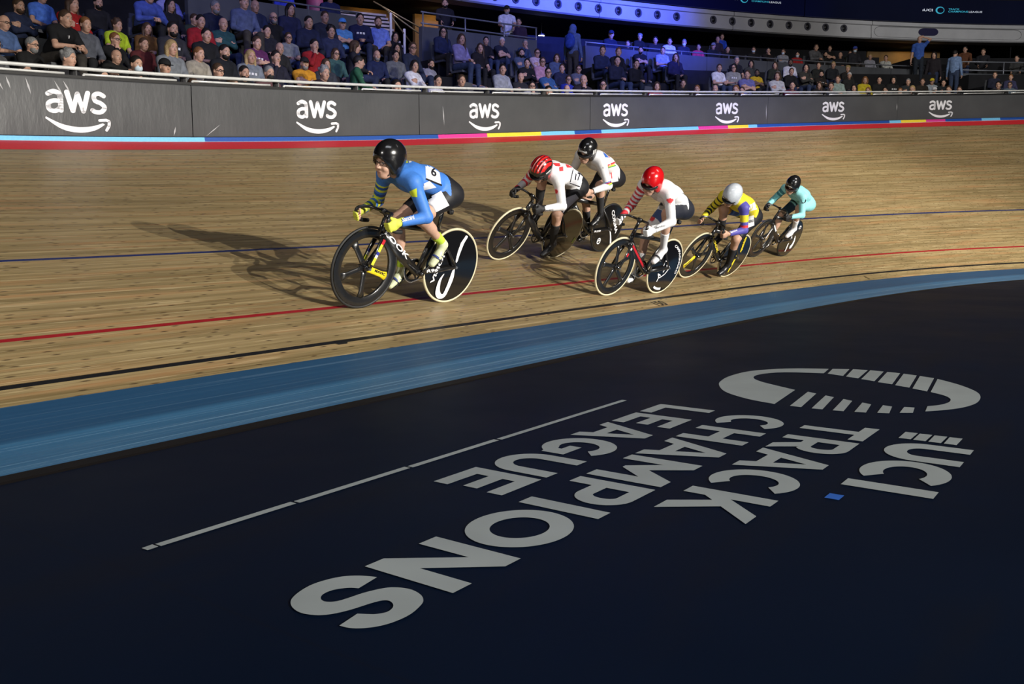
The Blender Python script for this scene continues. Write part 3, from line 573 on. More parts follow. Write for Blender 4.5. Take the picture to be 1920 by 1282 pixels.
# grey folding seats
SEATM = mat('grey_seat_plastic', (.070, .073, .080), .5, var=.1, sc=5)
bm = bmesh.new()
boxm(bm, (-.02, 0, .43), (.40, .44, .05)); 
for k in range(4): boxm(bm, (-.235 - .012 * k, 0, .52 + .10 * k), (.035, .46 - .012 * k * k, .12))
seat_me = bpy.data.meshes.new('seat_shell'); bmesh.ops.recalc_face_normals(bm, faces=bm.faces); bm.to_mesh(seat_me); bm.free(); seat_me.materials.append(SEATM)
bm = bmesh.new(); boxm(bm, (-.05, .0, .21), (.06, .34, .40)); boxm(bm, (-.05, 0, .02), (.2, .38, .03)); foot_me = bpy.data.meshes.new('seat_foot'); bmesh.ops.recalc_face_normals(bm, faces=bm.faces); bm.to_mesh(foot_me); bm.free(); foot_me.materials.append(mat('black_steel', (.012, .012, .014), .5))
def seat(s, i, label, group=None, dz=0.):
    p = Vector(top(s, rowd(i), rowh(i) + dz)); yaw = float(ip(TH, s)) - math.pi / 2
    r = tag(empty('folding_seat', Matrix.Translation(p) @ Matrix.Rotation(yaw, 4, 'Z')), label, 'seat', group)
    obj('seat_shell', seat_me, r); obj('seat_foot', foot_me, r)
# ================================================================ bodies: smooth implicit limbs meshed into one surface
def cone(P, a, b, r1, r2, flat=None):
    a = np.asarray(a, float); b = np.asarray(b, float); q = P - a; ba = b - a
    if flat is not None:
        ax = np.asarray(flat[0], float); ax = ax / np.linalg.norm(ax); k = 1 - 1 / flat[1]
        q = q - (q @ ax)[..., None] * ax * k; ba = ba - (ba @ ax) * ax * k
    L = float(ba @ ba) + 1e-12; t = np.clip((q @ ba) / L, 0, 1)
    return np.linalg.norm(q - t[..., None] * ba, axis=-1) - (r1 + (r2 - r1) * t), t
def ell(P, c, r, R=None):
    q = P - np.asarray(c, float)
    if R is not None: q = q @ np.asarray(R)
    r = np.asarray(r, float); k0 = np.linalg.norm(q / r, axis=-1); k1 = np.linalg.norm(q / (r * r), axis=-1) + 1e-9
    return k0 * (k0 - 1) / k1
class Blob:
    def __init__(s): s.p = []
    def cone(s, name, a, b, r1, r2, k=.02, flat=None, grow=0., cut=None): s.p.append(('c', name, np.array(a, float), np.array(b, float), r1 + grow, r2 + grow, k, flat, cut)); return s
    def ell(s, name, c, r, k=.02, R=None, grow=0.): s.p.append(('e', name, np.array(c, float), np.array(r, float) + grow, 0, 0, k, R, None)); return s
    def sub(s, name, c, r, k=.01, R=None): s.p.append(('s', name, np.array(c, float), np.array(r, float), 0, 0, k, R, None)); return s
    def plane(s, c, n): s.p.append(('p', '', np.array(c, float), np.array(n, float), 0, 0, 0, None, None)); return s
    def dist(s, p, P):
        if p[0] == 'c':
            d, t = cone(P, p[2], p[3], p[4], p[5], p[7])
            if p[8] is not None:      # flat cut ends at t range
                ba = p[3] - p[2]; L = np.linalg.norm(ba); u = ((P - p[2]) @ ba) / L
                d = np.maximum(d, np.maximum(p[8][0] * L - u, u - p[8][1] * L))
            return d, t
        if p[0] == 'p': return (P - p[2]) @ p[3], None
        return ell(P, p[2], p[3], p[7]), None
    def mesh(s, h, pad=.02):
        lo, hi = [], []
        for p in s.p:
            if p[0] == 'c': f = p[7][1] if p[7] is not None else 1; r = max(p[4], p[5]) * f; lo.append(np.minimum(p[2], p[3]) - r); hi.append(np.maximum(p[2], p[3]) + r)
            elif p[0] == 'e': r = p[3].max(); lo.append(p[2] - r); hi.append(p[2] + r)
        lo = np.min(lo, 0) - pad; hi = np.max(hi, 0) + pad; n = np.ceil((hi - lo) / h).astype(int) + 2
        ax = [lo[i] + h * np.arange(n[i]) for i in range(3)]; G = np.full(tuple(n), .5, np.float32)
        for p in s.p:
            if p[0] == 'p': a, b = lo, hi
            elif p[0] == 'c': f = p[7][1] if p[7] is not None else 1; r = max(p[4], p[5]) * f + p[6] + 3 * h + .01; a = np.minimum(p[2], p[3]) - r; b = np.maximum(p[2], p[3]) + r
            else: r = p[3].max() + p[6] + 3 * h + .01; a = p[2] - r; b = p[2] + r
            i0 = np.clip(((a - lo) / h).astype(int), 0, n); i1 = np.clip(((b - lo) / h).astype(int) + 2, 0, n)
            if (i1 <= i0).any(): continue
            sl = tuple(slice(i0[k], i1[k]) for k in range(3))
            X, Y, Z = np.meshgrid(ax[0][sl[0]], ax[1][sl[1]], ax[2][sl[2]], indexing='ij'); d = s.dist(p, np.stack([X, Y, Z], -1))[0].astype(np.float32); g = G[sl]
            if p[0] in 'ce':
                k = p[6]
                if k > 0: w_ = np.clip(.5 + .5 * (g - d) / k, 0, 1); G[sl] = g + (d - g) * w_ - k * w_ * (1 - w_)
                else: G[sl] = np.minimum(g, d)
            elif p[0] == 's':
                k = p[6]; w_ = np.clip(.5 - .5 * (g + d) / k, 0, 1); G[sl] = g * (1 - w_) - d * w_ + k * w_ * (1 - w_)
            else: G[sl] = np.maximum(g, d)
        return nets(G, lo, h)
    def near(s, P):
        """index of the nearest limb and the parameter along it for every point"""
        best = np.full(len(P), 9.); idx = np.zeros(len(P), int); tt = np.zeros(len(P)); names = []
        for i, p in enumerate(s.p):
            names.append(p[1])
            if p[0] not in 'ce': continue
            d, t = s.dist((p[0], p[1], p[2], p[3], p[4], p[5], p[6], p[7], None), P); m = d < best; best[m] = d[m]; idx[m] = i
            if t is not None: tt[m] = t[m]
        return np.array(names)[idx], tt
def nets(G, lo, h):
    I = G < 0; c = [I[a:I.shape[0] - 1 + a, b:I.shape[1] - 1 + b, d:I.shape[2] - 1 + d] for a in (0, 1) for b in (0, 1) for d in (0, 1)]
    al = np.logical_and.reduce(c); an = np.logical_or.reduce(c); M_ = an & ~al; cells = np.argwhere(M_); idx = np.full(M_.shape, -1, np.int64); idx[M_] = np.arange(len(cells))
    acc = np.zeros((len(cells), 3)); cnt = np.zeros(len(cells)); cn = [(a, b, d) for a in (0, 1) for b in (0, 1) for d in (0, 1)]
    val = {k: G[cells[:, 0] + k[0], cells[:, 1] + k[1], cells[:, 2] + k[2]] for k in cn}
    for k in cn:
        for x_ in range(3):
            if k[x_] == 0:
                k2 = list(k); k2[x_] = 1; k2 = tuple(k2); a = val[k]; b = val[k2]; m = (a < 0) != (b < 0)
                tq = np.where(m, a / np.where(m, a - b, 1), 0); off_ = np.zeros((len(cells), 3)); off_[:] = k; off_[:, x_] += tq
                acc += off_ * m[:, None]; cnt += m
    V = lo + h * (cells + acc / cnt[:, None]); F = []
    for x_ in range(3):
        a = [slice(None)] * 3; b = [slice(None)] * 3; a[x_] = slice(0, -1); b[x_] = slice(1, None); A = I[tuple(a)]; B = I[tuple(b)]
        E_ = np.argwhere(A != B); y_, z_ = (x_ + 1) % 3, (x_ + 2) % 3
        E_ = E_[(E_[:, y_] > 0) & (E_[:, z_] > 0) & (E_[:, y_] < M_.shape[y_]) & (E_[:, z_] < M_.shape[z_])]
        def at(dy, dz): q = E_.copy(); q[:, y_] -= dy; q[:, z_] -= dz; return idx[q[:, 0], q[:, 1], q[:, 2]]
        Q = np.stack([at(1, 1), at(0, 1), at(0, 0), at(1, 0)], -1); fl_ = A[E_[:, 0], E_[:, 1], E_[:, 2]]; Q[~fl_] = Q[~fl_][:, ::-1]; F.append(Q)
    F = np.concatenate(F); F = F[(F >= 0).all(1)]; return V, F
def fastmesh(name, V, F, mats, col=None, smooth=True):
    me = bpy.data.meshes.new(name); V = np.asarray(V, np.float32); F = np.asarray(F, np.int32); me.vertices.add(len(V)); me.vertices.foreach_set('co', V.ravel())
    me.loops.add(F.size); me.loops.foreach_set('vertex_index', F.ravel()); me.polygons.add(len(F)); me.polygons.foreach_set('loop_start', np.arange(0, F.size, 4, dtype=np.int32))
    me.polygons.foreach_set('loop_total', np.full(len(F), 4, np.int32)); me.update(calc_edges=True)
    if smooth: me.polygons.foreach_set('use_smooth', [True] * len(F))
    if col is not None:
        ca = me.color_attributes.new('Col', 'FLOAT_COLOR', 'POINT'); c4 = np.ones((len(V), 4), np.float32); c4[:, :3] = col; ca.data.foreach_set('color', c4.ravel())
    for m in (mats if isinstance(mats, (list, tuple)) else [mats]): me.materials.append(m)
    me.validate(); return me
def rotm(yaw=0, pitch=0, roll=0):
    return np.array((Matrix.Rotation(yaw, 3, 'Z') @ Matrix.Rotation(pitch, 3, 'Y') @ Matrix.Rotation(roll, 3, 'X')))
def headprims(B, C, R, neck_to, sc=1., neckr=.055):
    """C head centre, R 3x3 orientation (x is where the face looks)"""
    C = np.array(C, float); R = np.array(R); f = lambda x, y, z: C + R @ (np.array([x, y, z]) * sc); q = lambda *r: np.array(r) * sc
    B.ell('head', f(-.008, 0, .018), q(.100, .079, .102), .01, R); B.ell('head', f(.030, 0, -.045), q(.066, .060, .080), .03, R)
    B.ell('head', f(.050, 0, -.098), q(.034, .036, .024), .02, R); B.ell('head', f(.072, 0, .026), q(.024, .052, .012), .015, R)
    B.ell('head', f(.062, .038, -.040), q(.028, .022, .022), .015, R); B.ell('head', f(.062, -.038, -.040), q(.028, .022, .022), .015, R)
    B.cone('nose', f(.088, 0, .012), f(.112, 0, -.030), .009 * sc, .013 * sc, .010); B.ell('nose', f(.098, 0, -.036), q(.014, .018, .009), .006, R)
    for y in (.031, -.031): B.sub('socket', f(.098, y, .004), q(.016, .018, .012), .010, R); B.ell('eye', f(.078, y, .003), q(.0125, .0125, .0115), .002)
    B.ell('lips', f(.088, 0, -.067), q(.011, .022, .0055), .006, R); B.ell('lips', f(.085, 0, -.077), q(.011, .018, .0055), .006, R)
    for y in (.079, -.079): B.ell('ear', f(-.004, y, -.012), q(.019, .010, .031), .006, R)
    B.cone('neck', f(-.020, 0, -.055), neck_to, neckr * sc * .98, neckr * 1.12, .03)
    return f
def hand(B, W, A, N, G, side=1, grip=.95, sc=1., k=.006):
    """W wrist, A along the hand, N palm normal (where fingers curl to), G from little finger towards index finger. grip 0 open .. 1 fist"""
    W = np.array(W, float); A, N, G = (np.array(v, float) / np.linalg.norm(v) for v in (A, N, G))
    N = N - A * (N @ A); N /= np.linalg.norm(N); G = G - A * (G @ A) - N * (G @ N); G /= np.linalg.norm(G)
    R = np.stack([A, G, N], 1)
    B.ell('palm', W + A * .048 * sc, np.array([.050, .041, .017]) * sc, .010, R); B.ell('palm', W + A * .028 * sc + G * .024 * sc + N * .008 * sc, np.array([.030, .016, .014]) * sc, .008, R)
    for i, (g, l) in enumerate(((.030, .92), (.010, 1.0), (-.010, .94), (-.029, .76))):
        K = W + A * .088 * sc + G * g * sc; a1, a2, a3 = grip * 75 + i * 2, grip * 165 + 5 + i * 2, grip * 235 + 8
        p = K; r = .0088 * sc
        for ang, ln in ((a1, .042), (a2, .027), (a3, .021)):
            d = A * math.cos(rad(ang)) + N * math.sin(rad(ang)); e = p + d * ln * l * sc; B.cone('finger', p, e, r, r * .9, k if p is K else .003); p = e; r *= .9
    T0 = W + A * .022 * sc + G * .034 * sc + N * .006 * sc; T1 = T0 + (A * .62 + G * .62 + N * .35) * .036 * sc; T2 = T1 + (A * .75 + G * .0 + N * (.45 + .4 * grip) - G * .25 * grip) * .030 * sc; T3 = T2 + (A * .45 + N * .55 - G * .55 * grip) * .024 * sc
    B.cone('thumb', T0, T1, .0125 * sc, .0108 * sc, .008); B.cone('thumb', T1, T2, .0105 * sc, .0095 * sc, .003); B.cone('thumb', T2, T3, .0095 * sc, .0080 * sc, .003)
def ik(a, b, l1, l2, pole):
    a, b, pole = (np.array(v, float) for v in (a, b, pole)); d = b - a; L = np.linalg.norm(d); k = max(1., L / ((l1 + l2) * .995)); l1 *= k; l2 *= k
    n = d / L; x_ = (l1 * l1 - l2 * l2 + L * L) / (2 * L); h_ = math.sqrt(max(1e-6, l1 * l1 - x_ * x_)); p = pole - n * (pole @ n); p /= np.linalg.norm(p); return a + n * x_ + p * h_
def facecol(V, names, f, skin, R, C, sc=1., brow=(.10, .06, .04), mouth=(.38, .14, .12)):
    col = np.tile(np.array(skin, float), (len(V), 1)); L = (V - np.array(C)) @ np.array(R) / sc
    def patch(cx, cy, cz, rx, ry, rz, c, w_=1.):
        m = (((L - np.array([cx, cy, cz])) / np.array([rx, ry, rz])) ** 2).sum(1) < 1; col[m] = col[m] * (1 - w_) + np.array(c) * w_
    for y in (.031, -.031):
        patch(.09, y, .024, .03, .020, .005, brow, .85); patch(.09, y, .003, .03, .017, .0085, (.50, .45, .42), .9); patch(.09, y, .003, .03, .0068, .0075, (.03, .02, .015))
    patch(.10, 0, -.071, .03, .021, .0080, mouth, .7); return col
DEC={
'R1':[('q','number_panel','white',[(0.578,0.1,1.087),(0.399,0.1,1.048),(0.44,0.1,1.144),(0.62,0.1,1.211)]),('6','number','ink',[(0.533,0.1,1.118),(0.467,0.1,1.105),(0.479,0.1,1.175),(0.54,0.1,1.188)]),('q','number_border','ink',[(0.579,0.1,1.077),(0.386,0.1,1.036),(0.389,0.1,1.05),(0.579,0.1,1.091)]),('q','side_panel','white',[(0.634,0.14,0.996),(0.487,0.14,1.028),(0.578,0.14,1.076),(0.652,0.14,1.044)]),('Santini','sleeve_lettering','white',[(0.897,0.24,0.761),(0.77,0.24,0.788),(0.791,0.24,0.824),(0.907,0.24,0.799)]),('q','shoulder_patch','lime',[(0.856,0.1,1.186),(0.799,0.1,1.198),(0.813,0.1,1.213),(0.865,0.1,1.203)]),('q','shoulder_patch','lime',[(0.71,0.1,1.227),(0.635,0.1,1.219),(0.656,0.1,1.24),(0.735,0.1,1.244)]),('q','shoulder_patch','white',[(0.791,0.1,1.196),(0.765,0.1,1.205),(0.789,0.1,1.23),(0.803,0.1,1.222)]),('q','sleeve_patch','lime',[(0.865,0.24,0.96),(0.781,0.24,0.959),(0.804,0.24,1.028),(0.894,0.24,0.991)]),('q','thigh_panel','white',[(0.563,0.17,0.795),(0.335,0.17,0.895),(0.46,0.17,1.01),(0.658,0.17,0.914)])],
'R2':[('q','number_panel','white2',[(0.458,0.1,1.048),(0.241,0.1,1.013),(0.272,0.1,1.146),(0.512,0.1,1.232)]),('17','number','ink',[(0.389,0.1,1.085),(0.286,0.1,1.077),(0.341,0.1,1.176),(0.438,0.1,1.184)]),('q','number_border','ink',[(0.461,0.1,1.042),(0.244,0.1,1.003),(0.241,0.1,1.013),(0.458,0.1,1.048)]),('q','number_border','ink',[(0.529,0.1,1.251),(0.516,0.1,1.249),(0.451,0.1,1.056),(0.466,0.1,1.055)]),('q','back_letter','red',[(0.664,0.05,1.151),(0.597,0.05,1.16),(0.64,0.05,1.212),(0.698,0.05,1.202)]),('q','back_letter','red',[(0.561,0.05,1.204),(0.47,0.05,1.209),(0.523,0.05,1.268),(0.642,0.05,1.264)]),('q','back_letter','red',[(0.772,0.05,1.21),(0.686,0.05,1.213),(0.727,0.05,1.246),(0.854,0.05,1.241)]),('c','sleeve_dot','red',[(0.846,0.24,0.998),(0.809,0.24,1.0),(0.863,0.24,1.024)]),('Santini','sleeve_lettering','ink',[(0.881,0.24,0.758),(0.735,0.24,0.765),(0.756,0.24,0.792),(0.902,0.24,0.779)]),('q','thigh_panel','grey',[(0.44,0.17,0.704),(0.263,0.17,0.896),(0.361,0.17,0.947),(0.549,0.17,0.88)])],
'R3':[('q','thigh_panel','white',[(0.693,0.17,0.946),(0.337,0.17,1.012),(0.427,0.17,1.144),(0.678,0.17,1.131)]),('q','thigh_letter','red',[(0.587,0.17,1.027),(0.561,0.17,1.03),(0.617,0.17,1.103),(0.643,0.17,1.099)]),('q','thigh_letter','red',[(0.542,0.17,1.031),(0.52,0.17,1.034),(0.576,0.17,1.109),(0.598,0.17,1.107)]),('q','thigh_letter','red',[(0.502,0.17,1.036),(0.481,0.17,1.039),(0.536,0.17,1.114),(0.559,0.17,1.111)]),('q','shoulder_stripe','blue',[(0.658,0.1,1.276),(0.589,0.1,1.277),(0.73,0.1,1.371),(0.799,0.1,1.373)]),('q','shoulder_stripe','red',[(0.589,0.1,1.277),(0.56,0.1,1.279),(0.7,0.1,1.38),(0.73,0.1,1.371)]),('q','shoulder_stripe','ink',[(0.562,0.1,1.284),(0.546,0.1,1.288),(0.69,0.1,1.392),(0.702,0.1,1.383)]),('q','shoulder_stripe','yellow',[(0.544,0.1,1.285),(0.526,0.1,1.286),(0.666,0.1,1.399),(0.692,0.1,1.394)]),('q','shoulder_stripe','green',[(0.525,0.1,1.284),(0.504,0.1,1.285),(0.642,0.1,1.4),(0.663,0.1,1.401)]),('q','waist_stripe','red',[(0.621,0.15,1.185),(0.423,0.15,1.244),(0.463,0.15,1.265),(0.639,0.15,1.198)]),('q','waist_stripe','yellow',[(0.613,0.15,1.169),(0.394,0.15,1.225),(0.417,0.15,1.241),(0.62,0.15,1.182)]),('q','waist_stripe','green',[(0.596,0.15,1.159),(0.397,0.15,1.208),(0.407,0.15,1.221),(0.61,0.15,1.169)]),('Santini','sleeve_lettering','ink',[(0.918,0.24,1.263),(0.858,0.24,1.171),(0.827,0.24,1.173),(0.888,0.24,1.265)])],
'R4':[('l','sleeve_leaf','red',[(0.743,0.24,1.159),(0.67,0.24,1.163),(0.768,0.24,1.199)]),('l','knee_leaf','red',[(0.393,-0.12,0.851),(0.326,-0.12,0.854),(0.415,-0.12,0.889)]),('Santini','sleeve_lettering','ink',[(0.837,0.24,0.847),(0.671,0.24,0.882),(0.693,0.24,0.903),(0.859,0.24,0.873)]),('q','back_letter','red',[(0.551,0.05,1.354),(0.489,0.05,1.365),(0.527,0.05,1.39),(0.59,0.05,1.382)]),('q','back_letter','red',[(0.667,0.05,1.377),(0.594,0.05,1.382),(0.621,0.05,1.397),(0.712,0.05,1.393)]),('q','number_border','ink',[(0.308,0.1,1.22),(0.158,0.1,1.181),(0.154,0.1,1.19),(0.303,0.1,1.23)]),('q','number_border','ink',[(0.298,0.1,1.23),(0.284,0.1,1.231),(0.304,0.1,1.337),(0.326,0.1,1.342)])],
'R5':[('q','hip_panel','white',[(0.512,0.17,0.816),(0.254,0.17,0.891),(0.415,0.17,1.036),(0.643,0.17,0.984)]),('OPENSKI','hip_lettering','ink',[(0.57,0.17,0.894),(0.321,0.17,0.939),(0.365,0.17,0.978),(0.613,0.17,0.934)]),('Santini','sleeve_lettering','white',[(0.906,0.24,0.791),(0.761,0.24,0.835),(0.798,0.24,0.861),(0.947,0.24,0.825)]),('q','side_panel','white2',[(0.53,0.14,1.065),(0.346,0.14,1.107),(0.505,0.14,1.204),(0.595,0.14,1.16)])],
'R6':[('o','sleeve_ring','ink',[(0.724,0.24,1.113),(0.607,0.24,1.117),(0.781,0.24,1.17)]),('q','side_mark','ink',[(0.19,0.14,1.127),(0.187,0.14,1.146),(0.337,0.14,1.18),(0.351,0.14,1.168)])],
}# ================================================================ track bicycles and riders
CARB = mat('black_carbon', (.010, .010, .011), .28, .5, var=.15, sc=40, coat=.6); GLOSSB = mat('gloss_black', (.006, .006, .007), .16, .5, coat=1.)
TYC = mat('cream_tyre', (.62, .56, .38), .6); TYB = mat('black_tyre', (.012, .012, .012), .6); ALU = mat('aluminium', (.5, .5, .52), .3, .5, .9); RUB = mat('black_grip', (.012, .012, .013), .7)
DCOL = {'white': (.80, .80, .82), 'white2': (.66, .67, .72), 'ink': (.012, .012, .02), 'lime': (.62, .72, .04), 'red': (.72, .05, .06), 'grey': (.28, .28, .33), 'blue': (.03, .12, .5), 'yellow': (.75, .55, .02), 'green': (.05, .35, .06)}
def dmat(c): return mat('print_' + c, DCOL[c], .5, .4, var=.03)
def planar(root, name, polys, y, m, parent=None, label=None):
    """flat print on a side face at lateral offset y (x, z outlines)"""
    V, F = tess(polys); return obj(name, mesh(name, np.c_[V[:, 0], np.full(len(V), y), V[:, 1]], F, m), parent or root, label=label)
def ptext(name, txt, p0, p1, hgt, y, m, parent, bold=.02, slant=.0, label=None):
    TV, TF, asp = textpolys(txt, bold); a = np.array(p0, float); b = np.array(p1, float); d = b - a; n = np.array([d[1], -d[0]]); n = n / np.linalg.norm(n) * hgt
    # near side is seen from +y, so reading direction runs towards -x and n points up
    if n[1] < 0 and abs(d[0]) > abs(d[1]): n = -n
    P = a + TV[:, :1] * d + TV[:, 1:] * n + TV[:, 1:] * d / np.linalg.norm(d) * slant * hgt
    yy = y if not hasattr(y, '__len__') else None; Y = np.full(len(P), y) if yy is not None else y[0] + (y[1] - y[0]) * TV[:, 0]
    return obj(name, mesh(name, np.c_[P[:, 0], Y, P[:, 1]], TF, m), parent, label=label)
def bicycle(mw, label, hand_, sad, tyre_f=TYC, tyre_r=TYC, spoke_ph=0., nsp=5, phi=120, accent=None, fork_col=None, frame_text=None, disc=None, yellow_spoke=None, wheel_lines=False):
    B = tag(empty('track_bicycle', mw), label, 'bicycle'); BB = Vector((.40, 0, .285)); Rh = Vector((0, 0, .336)); Fh = Vector((.985, 0, .336)); ht = Vector((.842, 0, .735)); hb = Vector((.875, 0, .600))
    bm = bmesh.new(); Y = (0, 1, 0); sx_, sz = sad; st = Vector((sx_ + .035, 0, .66)) if sx_ > .1 else Vector((sx_ + .06, 0, .66))
    tube(bm, [BB, BB.lerp(st, .5), st], [(.020, .032), (.017, .045), (.017, .030)], 12, side=Y)                # seat tube
    tube(bm, [st - Vector((0, 0, .02)), ht.lerp(hb, .25)], [(.016, .022), (.019, .030)], 12, side=Y)        # top tube
    tube(bm, [ht.lerp(hb, .75), BB.lerp(hb, .5), BB], [(.020, .040), (.021, .046), (.026, .040)], 12, side=Y)  # down tube
    tube(bm, [ht, hb], [(.021, .030), (.023, .034)], 12, side=Y); tube(bm, [BB - Vector((0, .04, 0)), BB + Vector((0, .04, 0))], .027, 14)
    for s in (1, -1):
        tube(bm, [BB + Vector((-.02, .02 * s, 0)), Vector((.18, .045 * s, .31)), Rh + Vector((0, .058 * s, 0))], [(.010, .018), (.009, .017), (.008, .014)], 10, side=Y)
        tube(bm, [st + Vector((-.005, .012 * s, -.07)), Vector((.10, .040 * s, .47)), Rh + Vector((0, .058 * s, 0))], [(.008, .014), (.008, .013), (.007, .012)], 10, side=Y)
    bmobj('frame', bm, CARB, B, True)
    bm = bmesh.new(); tube(bm, [hb + Vector((0, -.045, -.005)), hb + Vector((0, .045, -.005))], .026, 10); fk = None
    for s in (1, -1): tube(bm, [hb + Vector((.0, .040 * s, -.02)), Vector((.93, .050 * s, .46)), Fh + Vector((0, .056 * s, -.01))], [(.010, .026), (.009, .022), (.008, .014)], 10, side=Y)
    fk = bmobj('fork', bm, CARB, B, True)
    if fork_col:
        for i, (c, a, b) in enumerate(fork_col):
            for yy in (.062, -.0405):
                p = Vector((hb.x + (.985 - hb.x) * a, 0, .58 + (.336 - .58) * a)); q = Vector((hb.x + (.985 - hb.x) * b, 0, .58 + (.336 - .58) * b)); d = (q - p).normalized(); n = Vector((d.z, 0, -d.x)) * .014
                obj('fork_stripe', mesh('fork_stripe', [(*v_,) for v_ in (p + n + Vector((0, yy, 0)), q + n + Vector((0, yy, 0)), q - n + Vector((0, yy, 0)), p - n + Vector((0, yy, 0)))], [(0, 1, 2, 3)], mat('stripe_' + str(c), c, .4)), fk)
    bm = bmesh.new(); tube(bm, [st, Vector((sx_ + .02, 0, sz - .03))], [(.012, .024), (.012, .022)], 12, side=Y); bmobj('seat_post', bm, GLOSSB, B, True)
    bm = bmesh.new(); tube(bm, [Vector((sx_ - .125, 0, sz)), Vector((sx_ - .10, 0, sz + .004)), Vector((sx_ - .05, 0, sz)), Vector((sx_ + .02, 0, sz - .005)), Vector((sx_ + .10, 0, sz - .004)), Vector((sx_ + .14, 0, sz - .012))], [(.045, .008), (.066, .018), (.062, .020), (.032, .020), (.020, .018), (.012, .008)], 14, side=Y); bmobj('saddle', bm, GLOSSB, B, True)
    bm = bmesh.new(); boxm(bm, (sx_ - .075, 0, sz - .075), (.045, .05, .045)); bmesh.ops.bevel(bm, geom=bm.edges[:], offset=.008, segments=2, affect='EDGES'); bmobj('timing_box', bm, RUB, B, True)
    # handlebar and stem
    hx, hz = hand_; cl = Vector((hx - .085, 0, hz + .075)); bm = bmesh.new(); tube(bm, [ht, ht + Vector((-.004, 0, .03))], .020, 12)
    tube(bm, [ht + Vector((-.004, 0, .02)), cl], [(.017, .022), (.017, .017)], 12, side=Y); tube(bm, [cl + Vector((0, -.025, 0)), cl + Vector((0, .025, 0))], .023, 12); bmobj('stem', bm, CARB, B, True)
    bm = bmesh.new()
    for s in (1, -1):
        P = smoothpts([cl, cl + Vector((.004, .07 * s, .002)), cl + Vector((.035, .135 * s, .006)), (hx + .015, .178 * s, hz + .065), (hx + .030, .190 * s, hz + .030), (hx + .004, .193 * s, hz - .015), (hx - .045, .196 * s, hz - .038), (hx - .115, .198 * s, hz - .042)], 5)
        n = len(P); tube(bm, P, [(.013, .013)] * n, 10)
    hbar = bmobj('handlebar', bm, CARB, B, True)
    for s in (1, -1):
        bm = bmesh.new(); P = smoothpts([(hx + .018, .192 * s, hz + .005), (hx - .045, .196 * s, hz - .038), (hx - .118, .198 * s, hz - .042)], 5); tube(bm, P, .0165, 10); bmobj('grip', bm, RUB, hbar, True)
    # cranks
    def rot(r_, a_): return BB + Vector((r_ * math.cos(rad(a_)), 0, r_ * math.sin(rad(a_))))
    bm = bmesh.new(); ringm(bm, [(.100, -.002), (.104, 0), (.100, .002), (.082, .003), (.078, 0), (.082, -.003), (.100, -.002)], (BB.x, -.048, BB.z), 48)
    for k in range(5):
        a_ = phi + 180 + 72 * k; tube(bm, [BB + Vector((0, -.048, 0)), rot(.082, a_) + Vector((0, -.048, 0))], [(.004, .014), (.003, .008)], 6, side=Y)
    bmobj('chainring', bm, GLOSSB, B, True)
    bm = bmesh.new(); 
    def chain(pth): tube(bm, pth, [(.004, .0045)] * len(pth), 6, side=Y, cap=True)
    chain([Vector((BB.x + .01, -.048, BB.z + .103)), Vector((0, -.045, .336 + .033))]); chain([Vector((BB.x, -.048, BB.z - .103)), Vector((0, -.045, .336 - .033))])
    ca = arcp(BB.x, BB.z, .103, .103, -92, 88, 14); chain([Vector((x_, -.048, z_)) for x_, z_ in ca]); ca = arcp(0, .336, .033, .033, 90, 270, 8); chain([Vector((x_, -.045, z_)) for x_, z_ in ca]); bmobj('chain', bm, ALU, B, True)
    for s, a_ in ((1, phi), (-1, phi + 180)):
        bm = bmesh.new(); e = rot(.165, a_); tube(bm, [BB + Vector((0, .060 * s, 0)), e + Vector((0, .078 * s, 0))], [(.009, .019), (.008, .013)], 10, side=Y); tube(bm, [BB + Vector((0, .045 * s, 0)), BB + Vector((0, .070 * s, 0))], .021, 12); cr_ = bmobj('crank_arm', bm, GLOSSB, B, True)
        bm = bmesh.new(); boxm(bm, e + Vector((0, .118 * s, 0)), (.075, .055, .016)); bmesh.ops.bevel(bm, geom=bm.edges[:], offset=.005, segments=2, affect='EDGES'); tube(bm, [e + Vector((0, .075 * s, 0)), e + Vector((0, .12 * s, 0))], .007, 8); bmobj('pedal', bm, ALU if s > 0 else RUB, cr_, True)
    # front wheel
    W_ = tag(empty('front_wheel', Matrix.Identity(4))); W_.parent = B
    bm = bmesh.new(); ringm(bm, [(.312, .010), (.250, .012), (.243, .006), (.243, -.006), (.250, -.012), (.312, -.010), (.312, .010)], Fh, 72); bmobj('rim', bm, CARB, W_, True)
    bm = bmesh.new(); ringm(bm, [(.314 + .011 * (1 + math.cos(rad(a_))), .0115 * math.sin(rad(a_))) for a_ in range(-150, 151, 30)], Fh, 72); bmobj('tyre', bm, tyre_f, W_, True)
    for k in range(nsp):
        a_ = rad(spoke_ph + 360 / nsp * k); d = Vector((math.cos(a_), 0, math.sin(a_))); n = Vector((-d.z, 0, d.x)); bm = bmesh.new()
        tube(bm, [Fh + d * .015, Fh + d * .08, Fh + d * .19, Fh + d * .252], [(.013, .030), (.011, .026), (.010, .025), (.011, .040)], 12, side=Y)
        ys = yellow_spoke is not None and k == yellow_spoke; sp = bmobj('spoke', bm, mat('yellow_spoke', (.80, .62, .02), .35) if ys else CARB, W_, True, label='yellow spoke' if ys else None)
        if ys:
            c1_, c2_ = Fh + d * .105, Fh + d * .225; ptext('spoke_lettering', 'MAVIC', *(((c1_.x, c1_.z), (c2_.x, c2_.z)) if d.x < 0 else ((c2_.x, c2_.z), (c1_.x, c1_.z))), .022, .0135, dmat('ink'), sp)
    bm = bmesh.new(); tube(bm, [Fh + Vector((0, -.052, 0)), Fh + Vector((0, -.02, 0)), Fh + Vector((0, .02, 0)), Fh + Vector((0, .052, 0))], [.012, .030, .030, .012], 16); bmobj('hub', bm, GLOSSB, W_, True)
